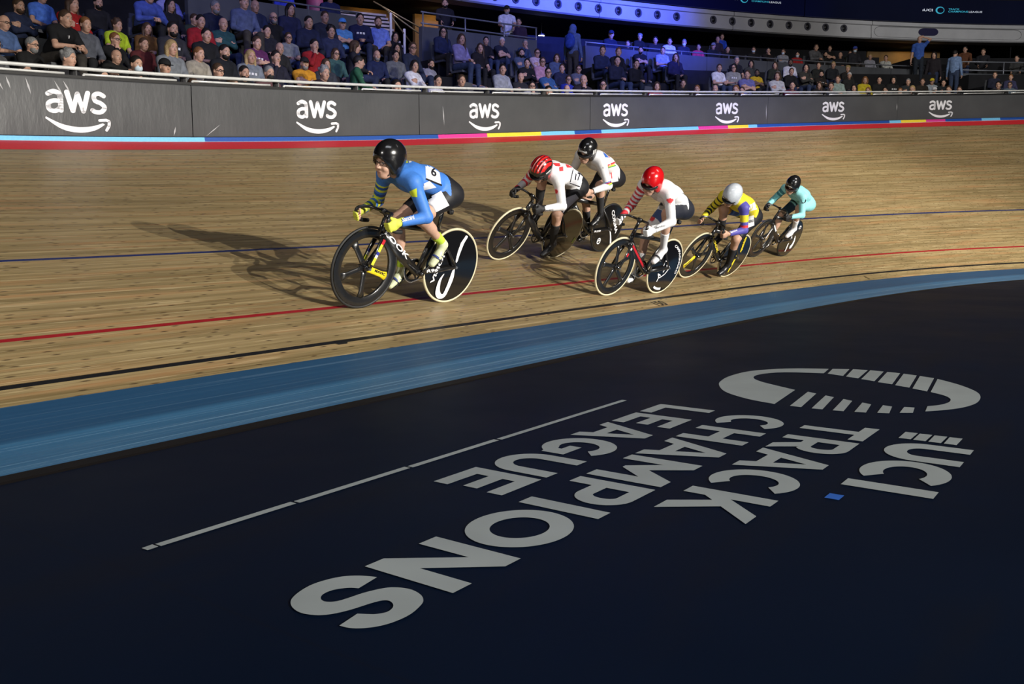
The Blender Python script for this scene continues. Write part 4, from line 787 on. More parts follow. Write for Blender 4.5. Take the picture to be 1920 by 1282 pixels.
    bm = bmesh.new(); tube(bm, [Fh + Vector((0, .050, 0)), Fh + Vector((0, .070, 0))], .011, 8); tube(bm, [Fh + Vector((0, -.070, 0)), Fh + Vector((0, -.050, 0))], .011, 8); bmobj('axle_nut', bm, ALU, W_)
    # rear disc wheel
    W2 = empty('rear_wheel', Matrix.Identity(4)); W2.parent = B
    bm = bmesh.new(); ringm(bm, [(.314, .010), (.255, .012), (.03, .020), (.001, .022)], Rh, 72); ringm(bm, [(.001, -.022), (.03, -.020), (.255, -.012), (.314, -.010), (.314, .010)], Rh, 72); dk = bmobj('disc', bm, GLOSSB, W2, True)
    bm = bmesh.new(); ringm(bm, [(.314 + .011 * (1 + math.cos(rad(a_))), .0115 * math.sin(rad(a_))) for a_ in range(-150, 151, 30)], Rh, 72); bmobj('tyre', bm, tyre_r, W2, True)
    bm = bmesh.new(); tube(bm, [Rh + Vector((0, .022, 0)), Rh + Vector((0, .075, 0))], .012, 8); tube(bm, [Rh + Vector((0, -.075, 0)), Rh + Vector((0, -.022, 0))], .012, 8); bmobj('axle_nut', bm, ALU, W2)
    if disc: disc(B, dk, Rh)
    if frame_text: frame_text(B, B)
    return B
PW, PY_ = dmat('white'), mat('print_yellow2', (.80, .64, .03), .5)
def tubetext(B, par, txt, fr=(.12, .80), m=PW, hgt=.040):
    hb, BBv = Vector((.868, 0, .62)), Vector((.40, 0, .285)); a, b = hb.lerp(BBv, fr[0]), hb.lerp(BBv, fr[1]); ptext('frame_lettering', txt, (a.x, a.z - 0), (b.x, b.z), -hgt, .0235, m, par, .03)
def framestripe(par, a, b, m):
    hb, BBv = Vector((.868, 0, .62)), Vector((.40, 0, .285)); p, q = hb.lerp(BBv, a), hb.lerp(BBv, b); n = Vector((-(q - p).z, 0, (q - p).x)).normalized() * .013
    obj('frame_stripe', mesh('frame_stripe', [tuple(v_ + Vector((0, .0235, 0))) for v_ in (p + n, q + n, q - n, p - n)], [(0, 1, 2, 3)], m), par)
def discarcs(pls):
    def f(B, dk, Rh):
        for P, m in pls:
            c = [(q.x, q.y) for q in smoothpts([(a, b, 0) for a, b in P], 4)]; planar(B, 'disc_print', [[c]], .0215, m, dk)
    return f
def disc1(B, dk, Rh):
    A = [(-.100, .612), (-.128, .600), (-.095, .540), (-.068, .450), (-.050, .375), (-.030, .378), (-.032, .45), (-.052, .545)]
    C_ = [(-.036, .312), (-.040, .232), (-.015, .150), (.028, .062), (.10, .045), (.150, .085), (.155, .150), (.135, .224), (.085, .272), (.112, .205), (.105, .12), (.062, .085), (.030, .15), (.010, .225), (-.010, .30)]
    discarcs([(A, PW), (C_, PW)])(B, dk, Rh); ptext('disc_lettering', 'VISION', (.205, .18), (.10, .48), .040, .0215, PW, dk, .03)
def disc3(B, dk, Rh):
    ptext('disc_lettering', 'CORIMA', (.045, .565), (-.20, .26), .055, .0215, PW, dk, .03); discarcs([([(-.05, .30), (-.10, .22), (-.15, .12), (-.19, .10), (-.14, .2), (-.09, .28)], PW)])(B, dk, Rh)
    planar(B, 'disc_emblem', [[arcp(.13, .16, .040, .045, 0, 350, 20), arcp(.13, .16, .026, .028, 0, 350, 20)]], .0215, PW, dk); planar(B, 'disc_emblem', [[[(.16, .15), (.10, .165), (.10, .18), (.16, .165)]]], .0215, PW, dk)
def arctext(txt, dk, Rh, r, a0, a1, hgt, m, dr=1):
    TV, TF, asp = textpolys(txt, .03); a = a0 + (a1 - a0) * TV[:, 0]; rr = r + hgt * TV[:, 1] * dr; V = np.c_[Rh.x + rr * np.cos(np.radians(a)), np.full(len(a), .0175), Rh.z + rr * np.sin(np.radians(a))]; obj('disc_lettering', mesh('disc_lettering', V, TF, m), dk)
def disc4(B, dk, Rh):
    arctext('CAMPAGNOLO', dk, Rh, .245, 100, 200, .032, PW); planar(B, 'disc_print', [[arcp(0, .336, .285, .285, 262, 296, 10) + arcp(0, .336, .258, .258, 296, 262, 10)]], .0180, PW, dk)
    for P in ([(.10, .155), (.09, .21), (.12, .25), (.06, .23)], [(.09, .20), (.03, .22), (-.03, .26), (-.07, .33), (-.03, .34), (.02, .29)], [(.03, .27), (-.01, .37), (.05, .41), (.06, .35)]): planar(B, 'disc_print', stroke_poly(P), .0215, PW, dk)
def stroke_poly(P): return [stroke([(q.x, q.y) for q in smoothpts([(a, b, 0) for a, b in P], 4)], .014)]
def disc5(B, dk, Rh):
    ptext('disc_lettering', 'MAVIC', (.01, .60), (-.055, .42), .045, .0215, PY_, dk, .03)
    discarcs([([(.005, .64), (-.035, .625), (-.085, .42), (-.06, .41)], PY_), ([(-.01, .35), (-.045, .34), (-.04, .11), (-.015, .10), (-.005, .22)], PY_)])(B, dk, Rh)
def disc6(B, dk, Rh):
    discarcs([([(-.09, .40), (-.14, .36), (-.18, .28), (-.17, .18), (-.12, .15), (-.09, .20), (-.125, .24), (-.12, .31)], PW), ([(.02, .40), (-.03, .37), (-.01, .31), (.04, .34)], PW)])(B, dk, Rh)
    discarcs([([(.03, .24), (-.005, .25), (-.02, .11), (.01, .10)], PW)])(B, dk, Rh); planar(B, 'disc_emblem', [[arcp(-.125, .545, .035, .035, 0, 350, 16), arcp(-.125, .545, .018, .018, 0, 350, 16)]], .0215, PW, dk)
# ---------------------------------------------------------------- the riders
FR = {'R1': ((-.6003, 7.8063, .3370), (-.6352, -.7723, .0098), (.7478, -.6181, -.2425), (.1933, -.1466, .9701)),
 'R2': ((.4743, 10.7853, .6554), (-.6436, -.7654, -.0047), (.6640, -.5552, -.5008), (.3807, -.3255, .8655)),
 'R3': ((1.1595, 11.8127, .7114), (-.6490, -.7608, -.0074), (.7159, -.6073, -.3445), (.2575, -.2289, .9388)),
 'R4': ((1.6723, 10.3222, .2575), (-.6641, -.7474, .0213), (.7005, -.6318, -.3319), (.2615, -.2055, .9431)),
 'R5': ((2.9287, 12.338, .3575), (-.6812, -.7318, .0204), (.6346, -.6042, -.4819), (.3650, -.3153, .8760)),
 'R6': ((4.5307, 14.9948, .5830), (-.6880, -.7257, .0028), (.6520, -.6199, -.4366), (.3185, -.2986, .8996))}
def fmat(k):
    o, a, b, c = FR[k]; m = Matrix((Vector(a), Vector(b), Vector(c))).transposed().to_4x4(); m.translation = o; return m
SUITM = vcmat('lycra_suit', .55, .35); SKINM = vcmat('skin', .5, .35)
def rider(key, label, P):
    """P: pose numbers in the bicycle frame (x forward, y to the rider's left, z up) and colours"""
    mw = fmat(key); Rr = tag(empty('person', mw), label, 'person'); h = P.get('h', .0062)
    hx, hz = P['hip']; sx_, sz = P['sh']; gx, gz = P['grip']; BBx, BBz = .40, .285; C = np.array([P['head'][0], P['head'][1], P['head'][2]]); HR = rotm(rad(P['look'][0]), rad(P['look'][1]), rad(P['look'][2])); hs = P.get('hs', 1.02)
    nb = np.array([sx_ + .025, 0, sz + .035]); body = Blob(); suit = Blob()
    def both(fn, name, a, b, r1, r2, k=.03, flat=None, cut=None, g=.006):
        body.cone(name, a, b, r1, r2, k, flat); suit.cone(name, a, b, r1, r2, k, flat, grow=g, cut=cut)
    Yv = (0, 1, 0); L = math.hypot(sx_ - hx, sz - hz); ux, uz = (sx_ - hx) / L, (sz - hz) / L; up_ = np.array([-uz, 0, ux]); at = lambda f, o: np.array([hx + (sx_ - hx) * f, 0, hz + (sz - hz) * f]) + up_ * o
    both(0, 'pelvis', at(-.10, .010), at(.10, .035), .105, .105, .04, (Yv, 1.40)); both(0, 'waist', at(.10, .035), at(.45, .055), .100, .098, .05, (Yv, 1.28))
    both(0, 'chest', at(.45, .055), at(.80, .030), .100, .112, .05, (Yv, 1.38)); both(0, 'chest', at(.80, .030), at(.98, .020), .105, .070, .04, (Yv, 1.75))
    f = headprims(body, C, HR, nb + np.array([-.03, 0, .01]), hs)
    suit.cone('collar', nb + np.array([-.045, 0, -.01]), nb + np.array([.0, 0, .022]), .064, .060, .03)
    hands = {}
    for sd, nm in ((1, 'L'), (-1, 'R')):
        S_ = np.array([sx_ + (.0 if sd > 0 else P.get('shR', 0)), .165 * sd, sz - .008]); G_ = np.array([gx + .012, .192 * sd, gz - .004])
        Ad = np.array([.80, -.10 * sd, -.42]); Ad /= np.linalg.norm(Ad); W_ = G_ - Ad * .078 + np.array([0, .016 * sd, 0]); hands[nm] = (W_, Ad, G_)
        E_ = ik(S_, W_, P.get('ua', .285), P.get('fa', .245), P.get('pole' + nm, (-.75, .55 * sd, -.55)))
        both(0, 'shoulder' + nm, nb * .5 + S_ * .5, S_, .062, .060, .04); both(0, 'arm' + nm, S_, E_, .054, .041, .035); both(0, 'fore' + nm, E_, W_, .042, .026, .02, cut=(-.3, .93))
        hand(body, W_, Ad, (.0, -sd, -.15), (.35, 0, .94), sd, .98, .98)
        H_ = np.array([hx, .090 * sd, hz]); pa = rad(P['phi'] + (0 if sd > 0 else 180)); Pd = np.array([BBx + .165 * math.cos(pa), .118 * sd, BBz + .165 * math.sin(pa)])
        al = rad(P['foot' + nm]); toe = np.array([math.cos(al), 0, -math.sin(al)]); sol = np.array([math.sin(al), 0, math.cos(al)]); ball = Pd + sol * .035; heel = ball - toe * .155 + sol * .02; ank = ball - toe * .125 + sol * .085
        K_ = ik(H_, ank, P.get('th', .41), P.get('sk', .40), (.8, .12 * sd, .6)); hands['leg' + nm] = (K_, ank, ball, heel, toe, sol)
        sc_ = P.get('short', .80); both(0, 'hip' + nm, H_ + np.array([-.03, -.01 * sd, .0]), H_ * .85 + K_ * .15, .095, .088, .05); both(0, 'thigh' + nm, H_, K_, .088, .057, .04, cut=(-.3, sc_))
        body.cone('knee', K_ + np.array([.0, 0, .0]), K_ * .93 + ank * .07, .054, .052, .02); body.cone('shin' + nm, K_, ank, .050, .032, .025)
        cm = K_ * .68 + ank * .32; bk = np.cross(ank - K_, (0, 1, 0)); bk /= np.linalg.norm(bk); bk = bk if bk[0] < 0 else -bk; body.cone('calf', K_ * .85 + ank * .15 + bk * .012, K_ * .5 + ank * .5 + bk * .014, .044, .040, .03)
        body.cone('foot', ank, heel + toe * .03, .034, .030, .02); body.cone('foot', heel + toe * .03, ball + toe * .05, .030, .022, .02)
    # openings: suit cut at the neck
    V, F = body.mesh(h); names, tt = body.near(V); col = facecol(V, names, f, P['skin'], HR, C, hs)
    bo = obj('body', fastmesh('body', V, F, SKINM, col), Rr)
    SV, SF = suit.mesh(h); sn, st = suit.near(SV); sc_ = np.array(P['paint'](SV, sn, st, dict(at=at, up=up_)), float); so = obj('skinsuit', fastmesh('skinsuit', SV, SF, SUITM, sc_), Rr, label=P.get('suitlabel'))
    armv = np.array([str(q).startswith(('arm', 'fore')) for q in sn]); fa = armv[SF].all(1); vl = [tuple(map(float, v)) for v in SV]
    bvA = BVHTree.FromPolygons(vl, [tuple(map(int, q)) for q in SF[fa]]); bvT = BVHTree.FromPolygons(vl, [tuple(map(int, q)) for q in SF[~fa]])
    # gloves
    for sd, nm in ((1, 'L'), (-1, 'R')):
        W_, Ad, G_ = hands[nm]; g = Blob(); hb_ = Blob(); hand(hb_, W_, Ad, (.0, -sd, -.15), (.35, 0, .94), sd, .98, .98)
        if P.get('glove'):
            full = P.get('fullglove', False)
            for q in hb_.p:
                if q[1] == 'palm' or full or (q[1] in ('finger', 'thumb') and q[6] > .0055): g.p.append((q[0], q[1], q[2], q[3] + .004 if q[0] == 'e' else q[3], q[4] + .003, q[5] + .003, q[6], q[7], q[8]))
            g.cone('cuff', W_ - Ad * .035, W_ + Ad * .01, .031, .030, .012); V, F = g.mesh(.005); obj('glove', fastmesh('glove', V, F, mat('glove_cloth', P['glove'], .7)), Rr)
        K_, ank, ball, heel, toe, sol = hands['leg' + nm]; scol = P['shoe'] if not isinstance(P['shoe'], dict) else P['shoe'][nm]
        s_ = Blob(); s_.cone('s', heel + toe * .035 + sol * .012, ball - toe * .03 + sol * .004, .040, .036, .02); s_.cone('s', ball - toe * .03, ball + toe * .062 - sol * .004, .036, .027, .02, (np.array([0, 1, 0]), 1.2)); s_.cone('s', heel + toe * .035 + sol * .02, ank - sol * .012, .038, .037, .03); s_.plane(ball - sol * .026, -sol)
        V, F = s_.mesh(.006); sh_ = obj('shoe', fastmesh('shoe', V, F, mat('shoe_shell', scol, .35)), Rr)
        bm = bmesh.new(); tube(bm, [Vector(heel - toe * .005 - sol * .010), Vector(ball - sol * .026), Vector(ball + toe * .075 - sol * .024)], [(.030, .006), (.042, .007), (.030, .005)], 10, side=(0, 1, 0)); bmobj('sole', bm, GLOSSB, sh_, True)
        if P.get('strap'):
            for o_ in (-.035, .0):
                bm = bmesh.new(); c_ = Vector(ball + toe * o_ + sol * .0); pts = [c_ + Vector((0, 1, 0)) * (.0425 * math.cos(rad(a_))) + Vector(sol) * (.0405 * math.sin(rad(a_))) for a_ in range(-20, 201, 20)]; tube(bm, pts, [(.002, .010)] * len(pts), 6, side=tuple(Vector(sol))); bmobj('strap', bm, mat('strap_cloth', P['strap'], .6), sh_, True)
        if P.get('sock'):
            ln = P.get('sockln', .30); k_ = Blob(); e = ank * (1 - ln) + K_ * ln; rr = .032 + .018 * ln * 1.5; k_.cone('k', ank - sol * .03, ank, .037, .036, .01); k_.cone('k', ank, e, .0365, rr + .006, .01, cut=(-.2, 1.)); V, F = k_.mesh(.006)
            c_ = np.tile(P['sock'], (len(V), 1)); obj('sock', fastmesh('sock', V, F, mat('sock_cloth', P['sock'], .8)), Rr)
    # helmet
    hm = P['helmet']; g = Blob(); R3 = HR; F_ = lambda x, y, z: C + HR @ (np.array([x, y, z]) * hs)
    hr = hm.get('r', (.142, .108, .130)); cc = F_(-.018, 0, .040); Rt = HR @ rotm(0, rad(-6), 0)
    g.ell('shell', cc, np.array(hr) * hs, .02, Rt)
    if hm.get('ears', True):
        for y in (1, -1): g.ell('ear', F_(-.012, .072 * y, -.030), np.array([.058, .034, .062]) * hs, .03, HR)
    n_ = HR @ np.array([.30, 0, -.95]); n_ /= np.linalg.norm(n_); g2 = g
    g.sub('face', F_(.125, 0, -.075), np.array([.120, .082, .118]) * hs, .012, HR); g.plane(F_(-.02, 0, -.105 if hm.get('ears', True) else -.03), HR @ np.array([.0, 0, -1.])); g.sub('neck', F_(-.09, 0, -.125), np.array([.06, .065, .075]) * hs, .012, HR)
    V, F = g.mesh(.006); Lc = (V - C) @ HR / hs; hc = np.tile(hm['col'], (len(V), 1)).astype(float)
    if 'paint' in hm: hc = hm['paint'](Lc, hc)
    he = obj('helmet', fastmesh('helmet', V, F, [HELM], hc), Rr); bvH = BVHTree.FromPolygons([tuple(map(float, v)) for v in V], [tuple(map(int, q)) for q in F])
    if hm.get('visor'):
        g = Blob(); g.ell('v', F_(.012, 0, .004), np.array([.126, .100, .062]) * hs, .01, HR); g.plane(F_(.035, 0, 0), HR @ np.array([-1, 0, .0])); g.plane(F_(0, 0, .040), HR @ np.array([.3, 0, 1.])); g.plane(F_(0, 0, -.036), HR @ np.array([.0, 0, -1.]))
        V, F = g.mesh(.005); obj('visor', fastmesh('visor', V, F, mat('dark_visor', hm['visor'], .06, .8, coat=1.)), he)
    if hm.get('strap', True):
        bm = bmesh.new()
        for y in (1, -1): tube(bm, [Vector(F_(.02, .080 * y, -.02)), Vector(F_(.045, .066 * y, -.08)), Vector(F_(.052, .0, -.128))], .0035, 6)
        bmobj('chin_strap', bm, RUB, he, True)
    if P.get('glasses'):
        bm = bmesh.new()
        for y in (.031, -.031): ring_ = [Vector(F_(.108 + .004 * math.cos(rad(a_)), y + .027 * math.cos(rad(a_)), .004 + .013 * math.sin(rad(a_)))) for a_ in range(0, 360, 30)]; tube(bm, ring_ + [ring_[0]], .0016, 6)
        tube(bm, [Vector(F_(.110, .010, .006)), Vector(F_(.110, -.010, .006))], .0022, 6)
        for y in (1, -1): tube(bm, [Vector(F_(.104, .056 * y, .006)), Vector(F_(.02, .083 * y, .004))], .0022, 6)
        bmobj('glasses', bm, GLOSSB, Rr, True)
    if P.get('hair'):
        g = Blob(); g.cone('h', F_(-.085, .0, -.045), F_(-.115, .02, -.085), .026, .020, .01); g.cone('h', F_(-.115, .02, -.085), F_(-.125, .03, -.13), .020, .010, .01); V, F = g.mesh(.005); obj('hair', fastmesh('hair', V, F, mat('hair_strands', P['hair'], .6, var=.3, sc=80)), Rr)
    # prints pressed onto the suit from the near side
    camd = mw.inverted() @ Vector((0, 0, CAMZ))
    def subdiv(G, fcs, n):
        G = list(G); T = []
        for fc in fcs: T += [(fc[0], fc[i], fc[i + 1]) for i in range(1, len(fc) - 1)]
        for _ in range(n):
            mid = {}; T2 = []
            def m_(a, b):
                k = (min(a, b), max(a, b))
                if k not in mid: mid[k] = len(G); G.append((G[a] + G[b]) / 2)
                return mid[k]
            for a, b, c in T: x_, y_, z_ = m_(a, b), m_(b, c), m_(c, a); T2 += [(a, x_, z_), (x_, b, y_), (z_, y_, c), (x_, y_, z_)]
            T = T2
        return G, T
    def press(pts, root_, name, m, faces, bvs, lift=.004):
        out = []
        for p in pts:
            p = Vector(p); d = (p - camd).normalized(); o_ = p - d * .6; best = None
            for bv in bvs:
                hh = bv.ray_cast(o_, d, 1.4)
                if hh[0] is not None and (best is None or hh[3] < best[1]): best = (hh[0] - d * lift, hh[3])
            out.append(best[0] if best else None)
        ok = [fc for fc in faces if all(out[i] is not None for i in fc) and max((out[fc[0]] - out[i]).length for i in fc) < .075]
        if not ok: return
        use = sorted({i for fc in ok for i in fc}); mp_ = {i: j for j, i in enumerate(use)}; obj(name, mesh(name, [tuple(out[i]) for i in use], [tuple(mp_[i] for i in fc) for fc in ok], m, True), root_)
    for ii, (kind, nm, c, pts) in enumerate(DEC.get(key, [])):
        q = [Vector(p) for p in pts]; m = dmat(c); hel = nm.startswith('helmet')
        if kind == 'q':
            n = 10; G = [q[0].lerp(q[1], i / n).lerp(q[3].lerp(q[2], i / n), j / n) for j in range(n + 1) for i in range(n + 1)]; fcs = [(j * (n + 1) + i, j * (n + 1) + i + 1, (j + 1) * (n + 1) + i + 1, (j + 1) * (n + 1) + i) for j in range(n) for i in range(n)]
        elif kind in ('c', 'o', 'l'):
            if kind == 'c': pl = [[arcp(0, 0, 1, 1, 0, 345, 23)]]
            elif kind == 'o': pl = [[arcp(0, 0, .78, 1, 0, 345, 23), arcp(0, 0, .58, .80, 0, 345, 23)]]
            else:
                hf = [(0, 1), (.18, .66), (.36, .76), (.30, .34), (.58, .62), (.66, .44), (.98, .50), (.84, .20), (1.0, .08), (.46, -.36), (.54, -.56), (.08, -.46), (.06, -.98)]; pl = [[hf + [(-a, b) for a, b in hf[::-1][:-1]]]]
            TV, TF = tess(pl); G = [q[0] + (q[1] - q[0]) * float(a) + (q[2] - q[0]) * float(b) for a, b in TV]; fcs = TF
        else:
            TV, TF, asp = textpolys(kind, .02); G = [q[0].lerp(q[1], a).lerp(q[3].lerp(q[2], a), b) for a, b in TV]; fcs = TF
        if kind != 'q': G, fcs = subdiv(G, fcs, 3 if kind in ('c', 'l') else 2)
        press(G, so, nm, m, fcs, (bvA if nm.startswith('sleeve') else bvT,), (.003 if kind == 'q' else .009) + .0010 * ii)
    return Rr
HELM = vcmat('helmet_shell', .20, .6); HELM.node_tree.nodes['Principled BSDF'].inputs['Coat Weight'].default_value = .8
def lerpc(a, b, t): return np.asarray(a) * (1 - t) + np.asarray(b) * t
def setc(c, m, v): c[m] = v
def stripes(t, cuts, cols):
    """colour by the parameter along a limb"""
    out = np.zeros((len(t), 3)); i = np.clip(np.searchsorted(cuts, t), 0, len(cols) - 1); return np.array(cols)[i]
BL1, BL2, WH, BK, LM, RD = (.055, .20, .62), (.02, .09, .36), (.78, .78, .80), (.010, .010, .013), (.66, .74, .05), (.62, .035, .05)
def legs_torso(V, n, t, torso, shorts, env, waist=.12):
    c = np.tile(np.array(torso, float), (len(V), 1)); m = np.isin(n, ['hipL', 'hipR', 'thighL', 'thighR']); c[m] = shorts
    a = env['at'](0, 0); d = env['at'](1, 0) - a; u = ((V - a) @ d) / (d @ d); w_ = np.isin(n, ['pelvis', 'waist', 'hipL', 'hipR', 'chest']); lowr = np.isin(n, ['hipL', 'hipR']) & (((V - a) @ env['up']) < -.005); c[w_ & (u < .17)] = shorts; c[w_ & (u >= .17)] = torso; c[lowr] = shorts; return c
def paint1(V, n, t, e):
    c = legs_torso(V, n, t, BL1, BK, e, .18); m = np.isin(n, ['foreL']); c[m] = stripes(t[m], [.93], [BL1, BL2])
    m = n == 'armR'; c[m] = stripes(t[m], [.30, .36, .46, .54, .62, .72, .80, .9], [BL1, LM, BL2, LM, BL1, BL2, LM, BL1, LM]); m = n == 'foreR'; c[m] = stripes(t[m], [.15, .28, .40, .55, .66, .8], [BL2, LM, BL1, LM, BL2, LM, BL2]); return c
def paint2(V, n, t, e):
    c = legs_torso(V, n, t, WH, BK, e, .10); m = n == 'armR'; c[m] = stripes(t[m], [.3, .45, .55, .7, .85], [WH, RD, WH, RD, WH, RD]); m = n == 'foreR'; c[m] = stripes(t[m], [.2, .35, .8], [WH, RD, (.5, .5, .52), RD]); return c
def paint3(V, n, t, e):
    c = legs_torso(V, n, t, WH, BK, e, .10); YE_, GR_ = (.75, .55, .02), (.05, .35, .06)
    m = np.isin(n, ['armL', 'armR']); c[m] = stripes(t[m], [.80, .84, .87, .90, .94], [WH, (.03, .12, .5), RD, BK, YE_, GR_]); m = np.isin(n, ['foreL', 'foreR']); c[m] = stripes(t[m], [.90], [WH, BK]); return c
def paint4(V, n, t, e):
    c = legs_torso(V, n, t, WH, (.014, .016, .026), e, .10); m = n == 'armR'; c[m] = stripes(t[m], [.25, .34, .42, .52, .60, .70, .78, .86], [RD, WH, RD, WH, RD, (.6, .6, .62), RD, WH, RD]); m = n == 'foreR'; c[m] = stripes(t[m], [.12, .25, .36, .50, .62], [WH, RD, WH, RD, WH, RD])
    m = n == 'thighR'; c[m] = stripes(t[m], [.25, .36, .62], [(.014, .016, .026), WH, (.06, .10, .24), WH]); return c
def paint5(V, n, t, e):
    YL_, PU = (.72, .60, .03), (.085, .075, .36); c = legs_torso(V, n, t, YL_, BK, e, .05); m = n == 'armL'; c[m] = stripes(t[m], [.12, .30, .62, .76, .88], [PU, PU, YL_, PU, RD, PU]); m = n == 'foreL'; c[m] = PU
    m = n == 'shoulderL'; c[m] = stripes(t[m], [.5], [YL_, PU]); m = n == 'armR'; c[m] = stripes(t[m], [.2, .28, .45, .53, .7, .78, .9], [YL_, BK, YL_, BK, YL_, BK, YL_, BK]); m = n == 'foreR'; c[m] = stripes(t[m], [.1, .2, .35, .45, .6, .7], [(.7, .2, .02), YL_, BK, YL_, BK, YL_, YL_])
    m = n == 'thighR'; c[m] = stripes(t[m], [.28, .36, .44, .62, .70, .8], [BK, YL_, (.1, .3, .6), (.05, .09, .28), (.05, .15, .45), (.03, .06, .2), (.55, .3, .03)]); return c
def paint6(V, n, t, e):
    AQ = (.28, .66, .68); c = legs_torso(V, n, t, AQ, AQ, e, .1); m = n == 'thighR'; c[m] = stripes(t[m], [.3, .36, .42], [AQ, (.02, .05, .06), (.2, .4, .4), (.020, .035, .065)]); m = n == 'armR'; c[m] = stripes(t[m], [.3, .36, .5, .56], [(.04, .2, .25), AQ, (.04, .22, .28), AQ, (.2, .55, .6)]); return c
def helm2(L, c):
    m = np.abs(np.sin(L[:, 1] * 95)) > .55; top_ = (L[:, 2] > .088) & m; c[top_] = (.70, .02, .02); c[(L[:, 2] < .0) & (L[:, 0] < 0) & (np.abs(np.sin((L[:, 2] + L[:, 0] * .5) * 110)) > .6)] = (.75, .1, .1)
    c[(L[:, 2] > .10) & (np.abs(np.sin(L[:, 1] * 95)) > .55) & (np.abs(np.sin(L[:, 1] * 47 + .8)) < .14) & (L[:, 0] > -.03)] = (.8, .75, .75); c[(np.abs(L[:, 1] - .085) < .03) & (np.abs(L[:, 2] - .05) < .006) & (np.abs(L[:, 0] + .01) < .035)] = (.75, .75, .75); return c
def helm3(L, c): c[(np.abs(L[:, 2] - .055) < .012) & (np.abs(L[:, 1]) < .05) & (L[:, 0] > .05)] = (.55, .55, .56); c[(L[:, 1] > .07) & (np.abs(L[:, 2] - .045) < .024) & (np.abs(L[:, 0] - .005) < .04) & (np.sin(L[:, 0] * 260) > -.4)] = (.75, .75, .75); return c
def helm6(L, c): c[(L[:, 0] < -.10) & (L[:, 2] > 0)] = (.75, .78, .8); c[(np.abs(L[:, 2] - .060) < .006) & (L[:, 0] > .06) & (np.abs(L[:, 1] + .0) < .035)] = (.8, .8, .8); return c
def helm5(L, c): c[(np.abs(L[:, 2] - .058) < .006) & (L[:, 0] > .06) & (np.abs(L[:, 1] + .02) < .04)] = (.03, .03, .03); return c
SK = (.56, .34, .25)
RID = {
'R1': dict(h=.0047, hip=(.27, .965), sh=(.775, 1.065), head=(.915, .0, 1.175), look=(6, 8, 0), grip=(.965, .715), phi=128, footL=50, footR=40, skin=SK, glove=(.62, .66, .08), shoe=(.60, .64, .42), strap=(.03, .05, .2), sock=(.50, .72, .05), sockln=.22, th=.42, sk=.385, glasses=True,
   helmet=dict(col=(.008, .008, .009), r=(.146, .112, .132)), paint=paint1, short=.70, suitlabel='blue and yellow skinsuit with black shorts', poleL=(-.8, .45, -.5)),
'R2': dict(hip=(.24, .99), sh=(.775, 1.10), head=(.925, .0, 1.115), look=(8, 42, 0), grip=(.965, .74), phi=242, footL=40, footR=55, skin=SK, glove=(.012, .012, .014), fullglove=True, shoe=(.010, .010, .012), sock=(.012, .012, .013), sockln=.66, hair=(.02, .012, .01),
   helmet=dict(col=(.012, .012, .013), visor=(.01, .01, .012), paint=helm2), paint=paint2, short=.90, suitlabel='white skinsuit with red dots and black shorts'),
'R3': dict(hip=(.27, 1.02), sh=(.80, 1.22), head=(.925, .0, 1.29), look=(14, 22, 0), grip=(.965, .84), phi=62, footL=35, footR=30, skin=SK, shoe=(.010, .010, .012), sock=(.025, .026, .03), sockln=.62, glove=None,
   helmet=dict(col=(.008, .008, .009), visor=(.01, .01, .012), paint=helm3), paint=paint3, short=.72, suitlabel='white skinsuit with rainbow bands and black shorts'),
'R4': dict(hip=(.15, 1.035), sh=(.68, 1.215), head=(.815, .0, 1.275), look=(12, 26, 0), grip=(.895, .79), phi=92, footL=38, footR=28, skin=SK, glove=(.78, .78, .80), fullglove=True, shoe=(.78, .78, .80), strap=(.02, .02, .03), sock=(.72, .72, .74), sockln=.42, hair=(.16, .09, .05), th=.42, sk=.42,
   helmet=dict(col=(.55, .006, .010), visor=(.008, .008, .010)), paint=paint4, short=.86, suitlabel='white skinsuit with red maple leaf and dark shorts'),
'R5': dict(hip=(.22, .975), sh=(.745, 1.13), head=(.875, .0, 1.185), look=(10, 34, 0), grip=(.955, .74), phi=245, footL=35, footR=30, skin=(.50, .29, .20), glove=None, shoe=(.012, .012, .014), sock=(.012, .012, .014), sockln=.62,
   helmet=dict(col=(.52, .56, .62), visor=(.008, .008, .010), r=(.148, .112, .132), paint=helm5), paint=paint5, short=.88, suitlabel='yellow and blue skinsuit with black shorts'),
'R6': dict(hip=(.13, .98), sh=(.63, 1.14), head=(.80, .0, 1.235), look=(14, 26, 0), grip=(.90, .775), phi=112, footL=36, footR=35, skin=SK, glove=(.010, .010, .012), fullglove=True, shoe=(.78, .78, .80), sock=(.72, .74, .76), sockln=.34, th=.41, sk=.40,
   helmet=dict(col=(.010, .010, .011), visor=(.02, .008, .008), paint=helm6), paint=paint6, short=.84, suitlabel='pale aqua skinsuit')}
